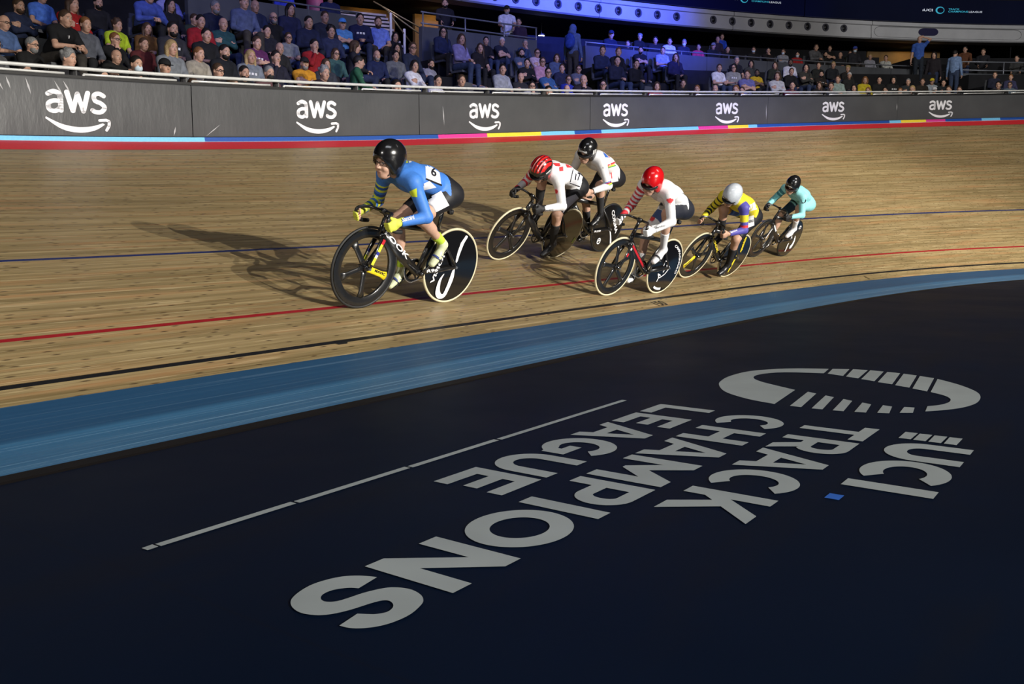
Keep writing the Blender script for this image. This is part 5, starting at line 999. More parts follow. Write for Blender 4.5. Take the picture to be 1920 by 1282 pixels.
BIK = {
'R1': dict(label='black track bicycle with a yellow spoke and black front tyre, leading the race', hand_=(.965, .715), sad=(.20, .885), tyre_f=TYB, spoke_ph=198, phi=128, yellow_spoke=0, disc=disc1, fork_col=[((.5, .02, .03), .02, .18), ((.65, .7, .05), .18, .42), ((.03, .04, .3), .42, .52), ((.7, .7, .7), .52, .62), ((.65, .7, .05), .62, .85)],
   frame_text=lambda B, p: (tubetext(B, p, 'LOOK', (.02, .66)), ptext('stay_lettering', 'R96', (.335, .292), (.215, .305), .030, (.052, .062), PW, p, .03))),
'R2': dict(label='black track bicycle with plain black disc, second in line under the low crouching person', hand_=(.965, .74), sad=(.17, .91), spoke_ph=160, phi=242, disc=lambda B, dk, Rh: arctext('|||||', dk, Rh, .26, 190, 205, .03, mat('print_neon', (.5, .8, .1), .5)), frame_text=None),
'R3': dict(label='black track bicycle with white lettering down its rear disc, highest on the boards', hand_=(.965, .84), sad=(.20, .93), tyre_f=TYB, tyre_r=TYB, spoke_ph=30, phi=62, disc=disc3, frame_text=lambda B, p: ptext('stay_lettering', 'R20', (.335, .292), (.215, .305), .024, (.052, .062), PW, p, .03)),
'R4': dict(label='black and red track bicycle lowest on the boards, under the red helmet', hand_=(.895, .79), sad=(.09, .945), spoke_ph=150, phi=92, disc=disc4, fork_col=[((.6, .6, .6), .05, .15), ((.5, .02, .03), .3, .45)],
   frame_text=lambda B, p: framestripe(p, .10, .85, mat('print_red2', (.42, .01, .02), .4))),
'R5': dict(label='black track bicycle with yellow prints, fifth in line under the white helmet', hand_=(.955, .74), sad=(.15, .895), spoke_ph=316, nsp=5, phi=245, yellow_spoke=0, disc=disc5, frame_text=lambda B, p: tubetext(B, p, 'LOOK', (.05, .7), PY_, .034)),
'R6': dict(label='black track bicycle with black tyres, last in line under the aqua rider', hand_=(.90, .775), sad=(.07, .90), tyre_f=TYB, tyre_r=TYB, spoke_ph=10, phi=112, disc=disc6, fork_col=[((.7, .7, .72), .2, .9)], frame_text=lambda B, p: framestripe(p, .08, .45, PW))}
LAB = {'R1': 'person in blue and yellow skinsuit numbered 6 leading the race, black helmet', 'R2': 'person in white skinsuit numbered 17 with red dots, red and black helmet, crouching low',
 'R3': 'person in white rainbow striped skinsuit riding highest up, black helmet', 'R4': 'person in white skinsuit with red maple leaf riding lowest down, red helmet',
 'R5': 'person in yellow and purple skinsuit with black shorts, white helmet', 'R6': 'person in pale aqua skinsuit riding last, black helmet and gloves'}
for k_ in FR:
    bicycle(fmat(k_), **BIK[k_]); rider(k_, LAB[k_], RID[k_])
PEOPLE='''
11.30 0 -0.04|brown top|0.08 0.05 0.03|blond bob|woman
11.60 0 -0.02|black top|0.02 0.02 0.02|dark bob|
14.20 0 0.12|dark blue jacket|0.04 0.06 0.1|dark short|
26.40 1 -0.12|brown jumper|0.1 0.05 0.03|ginger short|boy
21.10 1 -0.11|brown jumper|0.06 0.04 0.03|brown short|boy
25.30 1 -0.10|yellow jumper|0.55 0.4 0.2|ginger short|boy
27.50 1 -0.10|grey coat|0.2 0.2 0.2|cap white|boy
25.90 1 -0.09|brown top|0.1 0.07 0.04|dark short|boy
15.50 1 -0.13|black shirt|0.013 0.013 0.013|bald|beard
20.10 0 0.21|dark shirt|0.03 0.02 0.02|ginger short|boy
26.10 0 0.22|dark fleece|0.02 0.025 0.02|blond short|boy
27.30 0 0.21|white top|0.5 0.45 0.42|brown short|boy
28.30 1 -0.08|grey top|0.12 0.12 0.12|brown short|boy
19.60 1 -0.08|dark shirt|0.03 0.02 0.02|ginger short|
20.20 1 -0.07|dark shirt|0.02 0.018 0.015|bald|
24.90 1 -0.02|pale grey sweatshirt|0.4 0.4 0.4|dark bob|woman
7.10 0 0.04|black shirt|0.015 0.015 0.015|brown short|
10.30 0 0.15|white blouse|0.8 0.8 0.85|dark short|woman
14.50 1 -0.07|pale grey shirt|0.5 0.5 0.55|dark short|glasses chin
18.30 1 -0.02|red and white scarf|0.35 0.02 0.04|brown bob|woman
24.10 1 0.03|dark blue shirt|0.03 0.035 0.05|brown short|
22.80 1 0.05|dark red top|0.12 0.01 0.03|dark tied|woman boy
24.40 2 -0.23|black dress|0.015 0.013 0.013|brown long|woman
7.20 1 -0.26|pale blue jeans jacket|0.12 0.2 0.35|brown short|
16.60 1 0.00|black jumper|0.012 0.012 0.015|dark short|glasses
29.50 1 0.07|black shirt|0.02 0.018 0.018|dark short|
30.40 2 -0.21|denim shirt|0.12 0.17 0.22|brown short|glasses
19.90 2 -0.22|black shirt|0.015 0.013 0.013|brown short|
28.40 2 -0.13|black jacket with a white collar|0.015 0.02 0.025|dark short|
27.30 2 -0.10|dark grey coat|0.03 0.035 0.04|grey short|
5.60 0 0.04|dark green shirt|0.03 0.05 0.03|dark short|
12.00 1 -0.02|white shirt|0.75 0.75 0.9|dark short|
27.70 2 -0.09|dark brown sweater|0.025 0.02 0.015|brown short|
28.60 3 -0.36|pale grey jacket|0.4 0.45 0.5|cap yellow|
12.60 1 0.01|dark suit|0.02 0.025 0.05|brown short|
16.00 1 0.10|black shirt|0.02 0.015 0.02|bald|chin
16.30 2 -0.19|royal blue top|0.03 0.05 0.4|brown short|glasses
25.90 2 -0.05|mustard turtleneck jumper|0.6 0.48 0.02|ginger bob|woman
26.40 2 -0.04|black jumper|0.012 0.012 0.012|dark short|
26.80 2 -0.04|black coat and headscarf|0.015 0.015 0.015|hood|woman
25.00 2 -0.03|pale green shirt|0.32 0.42 0.38|brown short|clasp
4.50 0 0.01|black jumper|0.015 0.015 0.02|dark short|boy
5.10 0 0.06|black jacket|0.015 0.015 0.015|dark short|
14.90 2 -0.17|black jacket|0.03 0.03 0.035|bald|
30.90 3 -0.22|dark blue shirt|0.05 0.05 0.12|ginger short|
23.00 2 0.04|white shirt|0.6 0.6 0.6|brown bob|woman
26.00 3 -0.18|dark coat|0.02 0.022 0.022|white short|
23.80 3 -0.19|navy jumper|0.012 0.018 0.03|cap grey|
22.00 2 0.07|lilac blue t-shirt|0.17 0.17 0.4|brown short|boy
25.10 3 -0.15|dark open jacket|0.02 0.015 0.013|dark short|beard
30.50 3 -0.13|navy coat|0.018 0.02 0.045|brown short|
9.40 1 0.04|black and red jacket|0.03 0.015 0.02|grey tousled|
8.20 1 -0.01|grey coat with a red collar|0.15 0.07 0.07|grey short|maskblack
23.00 3 -0.15|mustard yellow t-shirt|0.7 0.45 0.02|dark short|beard darkskin
7.70 1 -0.03|black sweater|0.015 0.015 0.015|dark short|beard
15.70 2 -0.03|navy and sky blue ski jacket|0.04 0.12 0.3|dark short|glasses
24.00 3 -0.08|black top|0.01 0.01 0.012|brown tied|woman
4.50 1 -0.20|dark scarf|0.03 0.028 0.025|dark short|
7.20 1 -0.02|black jacket and blue jeans|0.02 0.02 0.025|brown short|glasses
14.40 2 0.00|pale grey hooded jacket|0.4 0.42 0.48|dark short|
17.30 3 -0.20|grey shirt|0.13 0.14 0.2|brown short|glasses
26.50 4 -0.23|black coat|0.02 0.018 0.018|blond tousled|woman
16.80 3 -0.19|navy shirt|0.02 0.025 0.07|brown short|
21.80 3 -0.03|white t-shirt|0.9 0.9 0.95|brown short|clasp
22.20 3 -0.01|black and white patterned blouse|0.33 0.33 0.31|dark bob|woman glasses
24.60 3 0.05|dark olive top|0.05 0.048 0.04|dark long|woman
6.60 1 -0.01|black top|0.015 0.015 0.018|cap black|boy
12.10 2 -0.02|white turtleneck jumper|0.85 0.85 0.95|dark bob|woman fold
24.20 4 -0.16|dark green jumper|0.03 0.035 0.025|brown long|woman
25.60 4 -0.13|dark jacket|0.02 0.022 0.02|brown short|
26.10 4 -0.10|dark navy jacket|0.015 0.018 0.025|blond short|
6.10 1 0.00|black t-shirt|0.014 0.014 0.015|dark short|mask
10.00 2 -0.09|dark coat|0.04 0.045 0.06|brown long|woman
13.10 3 -0.24|light grey t-shirt|0.36 0.36 0.48|dark short|beard
19.10 3 -0.00|black cardigan|0.01 0.01 0.014|dark tied|woman clasp
9.60 2 -0.09|orange t-shirt|0.75 0.33 0.02|cap black|beard
23.40 4 -0.13|grey green top|0.06 0.065 0.06|dark long|woman
15.80 3 -0.10|black sweater|0.012 0.012 0.014|dark short|
10.80 2 -0.01|green hoodie with white print|0.03 0.14 0.07|dark short|boy turned
24.70 4 -0.06|white shirt|0.8 0.8 0.9|dark short|beard darkskin
16.20 3 -0.05|pink shirt|0.62 0.33 0.42|brown short|glasses
18.50 3 0.07|dark navy sweater|0.018 0.022 0.05|dark short|clasp
23.00 4 -0.04|dark polo shirt|0.02 0.02 0.03|grey short|
5.10 1 0.01|dark cardigan|0.02 0.02 0.025|grey tousled|woman
17.30 4 -0.20|blue grey jacket with a white collar|0.1 0.14 0.25|brown bob|woman
28.90 6 -0.33|white and black striped top|0.6 0.6 0.55|brown short|woman chin
9.00 2 -0.01|black suit|0.02 0.02 0.035|dark short|chin
21.00 4 -0.02|navy jumper|0.015 0.015 0.06|brown long|woman
6.20 2 -0.19|black t-shirt|0.014 0.014 0.014|bald|
8.50 2 -0.03|grey striped jumper|0.22 0.25 0.28|blond long|woman
28.50 6 -0.30|pale grey top|0.38 0.38 0.45|blond short|boy
11.70 3 -0.12|navy jumper|0.015 0.025 0.09|bald|beard
12.20 3 -0.10|grey jumper|0.16 0.17 0.19|dark short|
27.70 6 -0.26|dark shirt|0.015 0.015 0.018|bald|
26.50 6 -0.28|red jacket|0.45 0.02 0.02|dark short|mask
27.30 6 -0.25|black shirt|0.012 0.012 0.012|dark short|beard
7.60 2 -0.05|beige overshirt|0.42 0.38 0.3|ginger short|clasp
10.80 3 -0.14|green jumper|0.05 0.13 0.12|brown bob|woman glasses
16.30 4 -0.12|slate blue jumper|0.1 0.13 0.2|dark short|beard
16.70 4 -0.10|pale pink shirt|0.75 0.55 0.62|brown short|glasses
28.50 7 -0.43|olive green sweater|0.035 0.04 0.02|brown short|
19.20 4 0.05|black shirt|0.015 0.015 0.025|ginger short|
8.00 2 0.02|black sweater|0.012 0.014 0.018|dark short|beard
26.10 6 -0.20|pale grey shirt|0.35 0.36 0.4|brown short|mask
18.70 4 0.07|dark blue shirt|0.02 0.03 0.09|brown short|
20.50 5 -0.11|black t-shirt|0.01 0.012 0.02|dark short|beard
21.20 5 -0.09|light blue polo shirt|0.35 0.4 0.72|brown short|clasp
25.40 6 -0.18|dark shirt|0.02 0.015 0.015|dark short|chin
25.30 6 -0.17|black coat|0.012 0.012 0.012|brown short|mask
24.30 6 -0.19|black shirt|0.01 0.01 0.01|dark short|
28.40 6 -0.04|dark coat|0.03 0.03 0.04|cap blue|mask
9.60 3 -0.11|dark shirt|0.02 0.02 0.02|bald|
11.50 3 0.02|dark shirt|0.02 0.02 0.03|brown bob|turned
12.90 4 -0.20|black top|0.015 0.015 0.02|dark long|woman
12.70 3 0.09|dark navy shirt|0.02 0.03 0.07|brown short|glasses
15.10 4 -0.06|sleeveless black top|0.015 0.012 0.015|brown long|woman
27.90 7 -0.26|black t-shirt|0.012 0.012 0.012|brown short|
7.10 2 0.02|grey knitted jumper|0.25 0.27 0.29|blond long|woman
23.20 6 -0.16|pink jumper|0.65 0.05 0.15|dark tied|woman
23.80 6 -0.10|dark coat|0.012 0.015 0.018|cap grey|
27.10 6 0.03|grey jumper|0.13 0.13 0.14|brown short|lean
4.50 2 -0.17|grey cardigan|0.12 0.12 0.13|dark bob|woman glasses
10.40 3 0.00|red hoodie|0.38 0.015 0.02|dark tied|woman chin
5.00 2 -0.12|black t-shirt|0.012 0.012 0.013|grey short|glasses beard
17.00 5 -0.12|dark blue shirt|0.05 0.08 0.17|grey short|chin
21.20 6 -0.18|dark top|0.02 0.02 0.03|brown short|
7.00 3 -0.23|maroon top|0.12 0.02 0.02|brown tied|woman
23.00 6 -0.04|dark suit|0.02 0.025 0.06|grey short|mask
9.20 3 -0.04|purple striped polo shirt|0.14 0.03 0.12|brown short|
16.30 5 -0.11|dark t-shirt|0.02 0.025 0.05|white short|fold
22.50 6 -0.02|white polo shirt|0.8 0.8 0.95|dark short|
15.90 5 -0.12|black hoodie|0.012 0.012 0.018|dark short|
22.30 6 -0.01|dark jacket|0.015 0.015 0.022|dark short|
14.60 4 0.12|lilac cardigan|0.28 0.25 0.5|brown long|woman clasp
24.50 7 -0.09|dark top|0.04 0.025 0.04|brown short|
6.50 3 -0.19|black shirt|0.012 0.012 0.014|ginger short|glasses chin
22.10 7 -0.17|black top|0.012 0.012 0.016|grey tousled|
13.30 5 -0.19|black top|0.01 0.01 0.02|dark bob|woman
25.10 8 -0.22|bright blue jacket|0.03 0.1 0.7|brown short|
10.20 4 -0.15|grey t-shirt|0.25 0.27 0.28|brown short|glasses
8.20 3 0.02|black blouse|0.012 0.012 0.014|dark tied|woman
20.70 6 0.08|dark blue coat|0.012 0.02 0.05|cap navy|
11.30 4 0.05|navy hoodie|0.03 0.04 0.1|dark tousled|
14.70 5 0.02|dark blue coat|0.02 0.03 0.09|dark long|woman glasses
9.80 4 -0.06|dark shirt|0.02 0.02 0.03|dark short|
7.60 4 -0.22|brown cardigan|0.17 0.08 0.02|brown long|woman clasp
7.60 3 0.07|dark scarf and coat|0.03 0.03 0.04|dark short|beard
11.50 5 -0.16|bright blue t-shirt|0.12 0.38 0.95|brown bob|woman
7.10 4 -0.21|lime yellow t-shirt under a dark jacket|0.55 0.75 0.03|brown tousled|boy
9.30 4 -0.00|dark teal sweater|0.02 0.08 0.09|bald|fold
6.30 3 0.00|grey hoodie|0.13 0.14 0.17|ginger short|boy
5.00 3 -0.10|blue t-shirt|0.1 0.17 0.38|bald|glasses clasp
8.80 4 0.01|red jumper|0.36 0.012 0.02|dark short|
12.00 5 0.00|light blue t-shirt|0.12 0.35 0.75|cap lightblue|
12.80 5 0.11|pale blue t-shirt|0.22 0.32 0.95|brown short|beard
10.70 4 0.20|navy sweater|0.012 0.018 0.06|dark short|
8.80 5 -0.21|dark green jacket|0.03 0.045 0.035|brown short|
12.50 5 0.15|navy sweatshirt with a white stripe|0.015 0.02 0.08|dark short|
10.60 5 -0.02|black jacket|0.012 0.012 0.014|bald|glasses beard
10.10 5 -0.04|black shirt|0.012 0.012 0.016|bald|
11.50 5 0.11|dark shirt|0.02 0.025 0.05|brown short|
5.80 3 0.11|black t-shirt with a small white badge|0.012 0.012 0.015|brown short|lean
5.20 4 -0.23|navy shirt with white letters|0.02 0.03 0.09|dark short|
11.00 5 0.19|navy jumper|0.02 0.025 0.08|dark long|
9.80 6 -0.20|blue football shirt with white lettering|0.12 0.2 0.5|dark short|glasses
9.40 5 0.07|navy jumper|0.015 0.02 0.05|grey short|beard
8.70 5 0.01|black top|0.015 0.015 0.02|dark long|woman
10.20 5 0.18|navy shirt|0.02 0.03 0.08|bald|
5.50 4 -0.07|navy jacket|0.02 0.03 0.08|brown short|beard
6.40 4 0.06|red sweatshirt with pale print|0.45 0.015 0.015|brown long|woman fold
7.20 5 -0.10|black top with a camera strap|0.015 0.015 0.02|dark short|beard
9.30 4 0.46|denim jacket over a white shirt|0.1 0.13 0.25|brown short|
6.30 5 -0.11|bright blue polo shirt|0.1 0.25 0.85|brown short|
9.20 6 0.01|lavender shirt|0.45 0.45 0.9|dark short|lean
8.00 5 0.17|blue shirt|0.08 0.13 0.5|brown short|lean
12.70 8 -0.01|vivid blue t-shirt|0.06 0.1 0.95|dark short|'''
# ================================================================ spectators
def ocmat(name, rough, vc=False, sc=50, var=.16):
    t = NT(name); oi = t.n('ShaderNodeObjectInfo'); tc = t.n('ShaderNodeTexCoord'); nz = t.noise(tc.outputs['Object'], sc, 3); c = oi.outputs['Color']
    if vc: c = t.mix(1., c, t.n('ShaderNodeVertexColor', layer_name='Col').outputs[0], 'MULTIPLY')
    c = t.mix(1., c, t.mix(t.rng(nz, .3, .7), (1 - var,) * 3, (1 + var * .5,) * 3), 'MULTIPLY'); return t.out(c, rough, .3, 0, bump=nz, bs=.3, bd=.01)
CLOTH = ocmat('woven_cloth', .85, sc=14, var=.3); CSKIN = ocmat('spectator_skin', .55, True); HAIRM = ocmat('hair', .6, sc=60, var=.4); MASKM = mat('mask_paper', (.55, .66, .75), .7); MASKB = mat('black_mask', (.012, .012, .012), .8)
HC = np.array([0., 0, 0])
def proto(pose, hy):
    st = pose.startswith('stand'); B = Blob(); GL = Blob(); GS = Blob(); TR = Blob(); SHo = Blob()
    if st: hip, nk, hd = np.array([0, 0, .93]), np.array([-.01, 0, 1.47]), np.array([.03, 0, 1.62])
    elif pose == 'lean': hip, nk, hd = np.array([-.13, 0, .53]), np.array([.12, 0, .96]), np.array([.20, 0, 1.08])
    else: hip, nk, hd = np.array([-.13, 0, .53]), np.array([-.11, 0, 1.02]), np.array([-.055, 0, 1.17])
    Yv = (0, 1, 0); R = rotm(rad(hy), rad(8), 0); sh = nk - np.array([.0, 0, .055])
    def b2(n_, a, b, r1, r2, k, flat=None, s_=True, l_=True, cut=None):
        B.cone(n_, a, b, r1, r2, k, flat)
        if l_: GL.cone(n_, a, b, r1, r2, k, flat, grow=.011)
        if s_: GS.cone(n_, a, b, r1, r2, k, flat, grow=.013, cut=cut)
    b2('pelvis', hip, hip * .7 + nk * .3, .115, .108, .04, (Yv, 1.4)); b2('chest', hip * .7 + nk * .3, sh - (0, 0, .06), .108, .118, .04, (Yv, 1.42)); b2('yoke', sh - (0, 0, .05), nk - (0, 0, .02), .10, .06, .04, (Yv, 1.7))
    f = headprims(B, hd, R, nk - (0, 0, .02)); J = {}
    for s in (1, -1):
        S_ = sh + (0, .175 * s, -.01)
        A_, N_, G_ = (1, 0, -.2), (0, 0, -1), (0, -s, 0); grip = .35
        if st: Wr = hip + (.06, .27 * s, -.12); pole = (-1, .3 * s, 0); A_, N_, G_ = (.1, 0, -1), (0, -s, 0), (1, 0, 0)
        if pose == 'standrail': Wr = hip + (.38, .16 * s, .15); pole = (-.5, .6 * s, -.6)
        if pose == 'standbrow' and s > 0: Wr = hd + (.06, .13, .06); pole = (.2, 1, .1); A_, N_, G_ = (0, -1, .3), (-1, 0, 0), (0, 0, 1)
        if pose == 'lap': Wr = np.array([.16, .10 * s, .60]); pole = (-.6, .8 * s, -.3)
        if pose == 'clasp': Wr = np.array([.17, .055 * s, .68]); pole = (-.5, .8 * s, -.4); A_ = (.8, -.5 * s, 0)
        if pose == 'fold': Wr = np.array([.085, -.07 * s, .80 + .02 * s]); pole = (.1, 1. * s, -.5); A_, N_, G_ = (.0, -s, .05), (-1, 0, 0), (0, 0, 1)
        if pose == 'chin':
            Wr = np.array([.16, .10, .62]) if s > 0 else hd + (.085, -.035, -.20); pole = (-.4, .8 * s, -.3) if s > 0 else (.5, -.5, -1.)
            if s < 0: A_, N_, G_, grip = (-.1, .2, 1), (-.8, .5, 0), (.3, .8, 0), .8
        if pose == 'lean': Wr = np.array([.42, .045 * s, .66]); pole = (-.2, .9 * s, -.7); A_ = (.8, -.5 * s, -.1)
        E_ = ik(S_, Wr, .29, .25, pole); b2('sho', nk * .4 + S_ * .6, S_, .062, .060, .04); b2('arm', S_, E_, .056, .042, .03, cut=(-.3, .72)); b2('fore', E_, Wr, .041, .027, .02, s_=False)
        hand(B, Wr, A_, N_, G_, s, grip, 1.0, .008)
        H_ = hip + (0, .092 * s, -.01)
        if st: K_ = np.array([.04, .10 * s, .50]); An = np.array([-.03, .10 * s, .09])
        else: K_ = np.array([.33, .13 * s, .515]); An = np.array([.33 + (.02 * s), .13 * s, .09])
        for Q, g in ((B, 0), (TR, .012)): Q.cone('thigh', H_, K_, .090 + g, .060 + g, .04); Q.cone('shin', K_, An, .056 + g, .038 + g * 1.6, .03)
        B.cone('foot', An, An + (.14, 0, -.04), .034, .025, .02); SHo.cone('f', An + (-.03, 0, -.035), An + (.16, 0, -.055), .042, .034, .02)
    TR.cone('seat', hip + (0, 0, -.02), hip + (0, 0, .03), .122, .122, .04, (Yv, 1.38))
    V, F = B.mesh(.0095); n_, t_ = B.near(V); col = facecol(V, n_, f, (.52, .31, .225), R, hd)
    d = dict(body=fastmesh('body', V, F, CSKIN, col), head=hd, R=R)
    for nm, Q, m in (('long', GL, CLOTH), ('short', GS, CLOTH), ('trousers', TR, CLOTH), ('shoes', SHo, CLOTH)):
        V, F = Q.mesh(.013); d[nm] = fastmesh({'long': 'top', 'short': 'top'}.get(nm, nm), V, F, m)
    # small print on the chest
    bv = BVHTree.FromPolygons([tuple(v.co) for v in d['long'].vertices], [tuple(p.vertices) for p in d['long'].polygons]); ch = hip * .32 + nk * .68; G = []
    for j in range(5):
        for i in range(9):
            hh = bv.ray_cast(Vector(ch) + Vector((.4, -.09 + .18 * i / 8, -.05 + .08 * j / 4)), Vector((-1, 0, 0)), .6); G.append(tuple((hh[0] or Vector(ch)) + Vector((.006, 0, 0))))
    d['print'] = mesh('print', G, [(j * 9 + i, j * 9 + i + 1, (j + 1) * 9 + i + 1, (j + 1) * 9 + i) for j in (1, 2) for i in range(8) if i % 3 != 2], CLOTH)
    return d
PRO = {(p_, y_): proto(p_, y_) for p_ in ('lap', 'clasp', 'fold', 'chin', 'lean', 'stand', 'standrail', 'standbrow') for y_ in ((0, -32) if not p_.startswith('stand') else (-10,))}
def hairmesh(kind):
    g = Blob(); I3 = np.eye(3)
    if kind == 'cap':
        g.ell('c', (-.012, 0, .045), (.112, .090, .090), .01); g.plane((0, 0, .030), (.05, 0, -1.)); V, F = g.mesh(.008); b = Blob(); b.ell('brim', (.115, 0, .034), (.070, .070, .008), .01); V2, F2 = b.mesh(.006); return fastmesh('cap', np.r_[V, V2], np.r_[F, F2 + len(V)], CLOTH)
    if kind == 'hood': g.ell('c', (-.02, 0, .02), (.125, .105, .135), .01); g.ell('c', (-.05, 0, -.11), (.11, .13, .09), .05); g.sub('f', (.105, 0, -.02), (.07, .068, .10), .01)
    else:
        r = dict(short=(.108, .0835, .101), tousled=(.114, .090, .108), bob=(.112, .090, .106), long=(.112, .090, .105), tied=(.107, .083, .100))[kind]; g.ell('h', (-.018, 0, .030), r, .01)
        if kind == 'tousled':
            q = random.Random(3)
            for _ in range(14): a = q.uniform(0, 6.28); e = q.uniform(.2, 1.4); g.ell('l', (-.02 + .09 * math.cos(a) * math.cos(e), .08 * math.sin(a) * math.cos(e), .04 + .09 * math.sin(e)), (.03, .03, .03), .015)
        if kind == 'bob':
            for s in (1, -1): g.cone('s', (-.02, .075 * s, .0), (-.015, .078 * s, -.10), .036, .030, .03)
            g.cone('b', (-.07, 0, -.01), (-.07, 0, -.10), .055, .045, .03, ((0, 1, 0), 1.3))
        if kind == 'long':
            for s in (1, -1): g.cone('s', (-.02, .075 * s, .0), (.035, .088 * s, -.26), .036, .026, .03)
            g.cone('b', (-.07, 0, -.01), (-.085, 0, -.24), .055, .040, .03, ((0, 1, 0), 1.6))
        if kind == 'tied': g.ell('b', (-.135, 0, .03), (.035, .035, .035), .02)
        g.sub('f', (.118, 0, -.012), (.088, .076 if kind not in ('bob', 'long') else .064, .104), .010)
        if kind in ('short', 'tousled', 'tied'): g.sub('n', (.060, 0, -.078), (.090, .12, .098), .012); g.sub('n', (-.05, 0, -.165), (.13, .12, .095), .02)
    V, F = g.mesh(.008); return fastmesh('hood' if kind == 'hood' else 'hair', V, F, CLOTH if kind == 'hood' else HAIRM)
HM = {k: hairmesh(k) for k in ('short', 'tousled', 'bob', 'long', 'tied', 'cap', 'hood')}
g = Blob(); g.ell('b', (.040, 0, -.070), (.066, .064, .066), .01); g.sub('m', (.115, 0, -.052), (.035, .030, .022), .01); g.sub('u', (.05, 0, .03), (.12, .10, .062), .01); V, F = g.mesh(.007); BEARD = fastmesh('beard', V, F, HAIRM)
g = Blob(); g.ell('b', (.052, 0, -.060), (.066, .064, .060), .01); g.sub('u', (.03, 0, -.05), (.066, .070, .058), .004); g.plane((.02, 0, 0), (-1, 0, 0)); V, F = g.mesh(.006); MASK = {k: fastmesh('mask', V, F, m) for k, m in (('mask', MASKM), ('maskblack', MASKB))}
bm = bmesh.new()
for y in (.031, -.031): tube(bm, [Vector((.112, y + .026 * math.cos(rad(a_)), .003 + .018 * math.sin(rad(a_)))) for a_ in range(0, 361, 45)], .0045, 5)
for y in (1, -1): tube(bm, [(.106, .056 * y, .006), (.0, .088 * y, .004)], .0035, 5)
GLS = bpy.data.meshes.new('glasses'); bm.to_mesh(GLS); bm.free(); GLS.materials.append(mat('glasses_frame', (.012, .012, .012), .3))
HCOL = dict(dark=(.014, .011, .010), brown=(.060, .034, .020), ginger=(.20, .085, .03), grey=(.20, .20, .20), white=(.55, .55, .58), blond=(.36, .25, .11), black=(.010, .010, .012), yellow=(.7, .55, .03), navy=(.012, .02, .06), lightblue=(.08, .30, .75), blue=(.05, .08, .4))
CAPC = dict(black='black', navy='navy blue', lightblue='light blue', grey='grey', white='white', yellow='yellow', blue='blue')
def person(mw, pose, hy, garment, gcol, hair, extra, scale, label):
    P = PRO[(pose, hy)]; r = tag(empty('person', mw @ Matrix.Scale(scale, 4)), label, 'person', None)
    tone = 1. if 'darkskin' not in extra else .28; tone *= rnd.uniform(.82, 1.12)
    def part(n_, me, c, at_=None):
        o = bpy.data.objects.new(n_, me); COL.objects.link(o); o.parent = r; o.color = (*c, 1)
        if at_ is not None: m = Matrix(P['R'].tolist()).to_4x4(); m.translation = Vector(P['head']); o.matrix_local = m
        return o
    part('body', P['body'], (tone, tone * .98, tone * .97)); short = any(w_ in garment for w_ in ('t-shirt', 'polo', 'sleeveless', 'football', 'blouse'))
    gcol = tuple(q * .72 for q in gcol); tp = part('top', P['short' if short else 'long'], gcol); tr = rnd.choice([(.02, .03, .07), (.012, .012, .014), (.03, .045, .09), (.04, .035, .03), (.015, .02, .03)])
    part('trousers', P['trousers'], (.03, .06, .14) if 'jeans' in garment else tr); part('shoes', P['shoes'], rnd.choice([(.02, .02, .02), (.3, .3, .3), (.05, .04, .03)]))
    if any(w_ in garment for w_ in ('badge', 'print', 'letter', 'stripe', 'striped', 'patterned', 'scarf', 'open')):
        o = part('print', P['print'], (.7, .7, .72) if gcol[0] < .5 else (.03, .03, .03)); o.parent = tp
        if 'badge' in garment: o.scale = (1, .35, 1)
    hs = hair.split()
    if hs[0] == 'cap':
        part('cap', HM['cap'], HCOL.get(hs[1], (.02, .02, .02)), 1); 
        hb_ = bpy.data.objects.new('hair', HM['short']); 
        COL.objects.link(hb_); hb_.parent = r; hb_.color = (*HCOL['brown'], 1); m = Matrix(P['R'].tolist()).to_4x4(); m.translation = Vector(P['head']) ; hb_.matrix_local = m @ Matrix.Scale(.955, 4)
    elif hs[0] == 'hood': part('hood', HM['hood'], gcol, 1)
    elif hs[0] != 'bald': part('hair', HM[hs[1]], HCOL[hs[0]], 1)
    if 'beard' in extra: part('beard', BEARD, HCOL[hs[0]] if hs[0] in ('dark', 'brown', 'ginger', 'grey') else (.20, .19, .18), 1)
    if 'maskblack' in extra: part('mask', MASK['maskblack'], (1, 1, 1), 1)
    elif 'mask' in extra: part('mask', MASK['mask'], (1, 1, 1), 1)
    if 'glasses' in extra: part('glasses', GLS, (1, 1, 1), 1)
    return r
TGT = np.array([1.8, 9.5])
def facing(p, s, lim=24):
    base = float(ip(TH, s)) - math.pi / 2; a = math.atan2(TGT[1] - p[1], TGT[0] - p[0]); rel_ = (a - base + math.pi) % (2 * math.pi) - math.pi; return base, rel_
rows_ = []
for l in PEOPLE.strip().split('\n'):
    a, garment, c, hair, extra = (l + '|').split('|')[:5]; s, i, v = a.split(); i = int(i); v = float(v); rows_.append([float(s), i, v, garment, tuple(float(q) for q in c.split()), hair, extra])
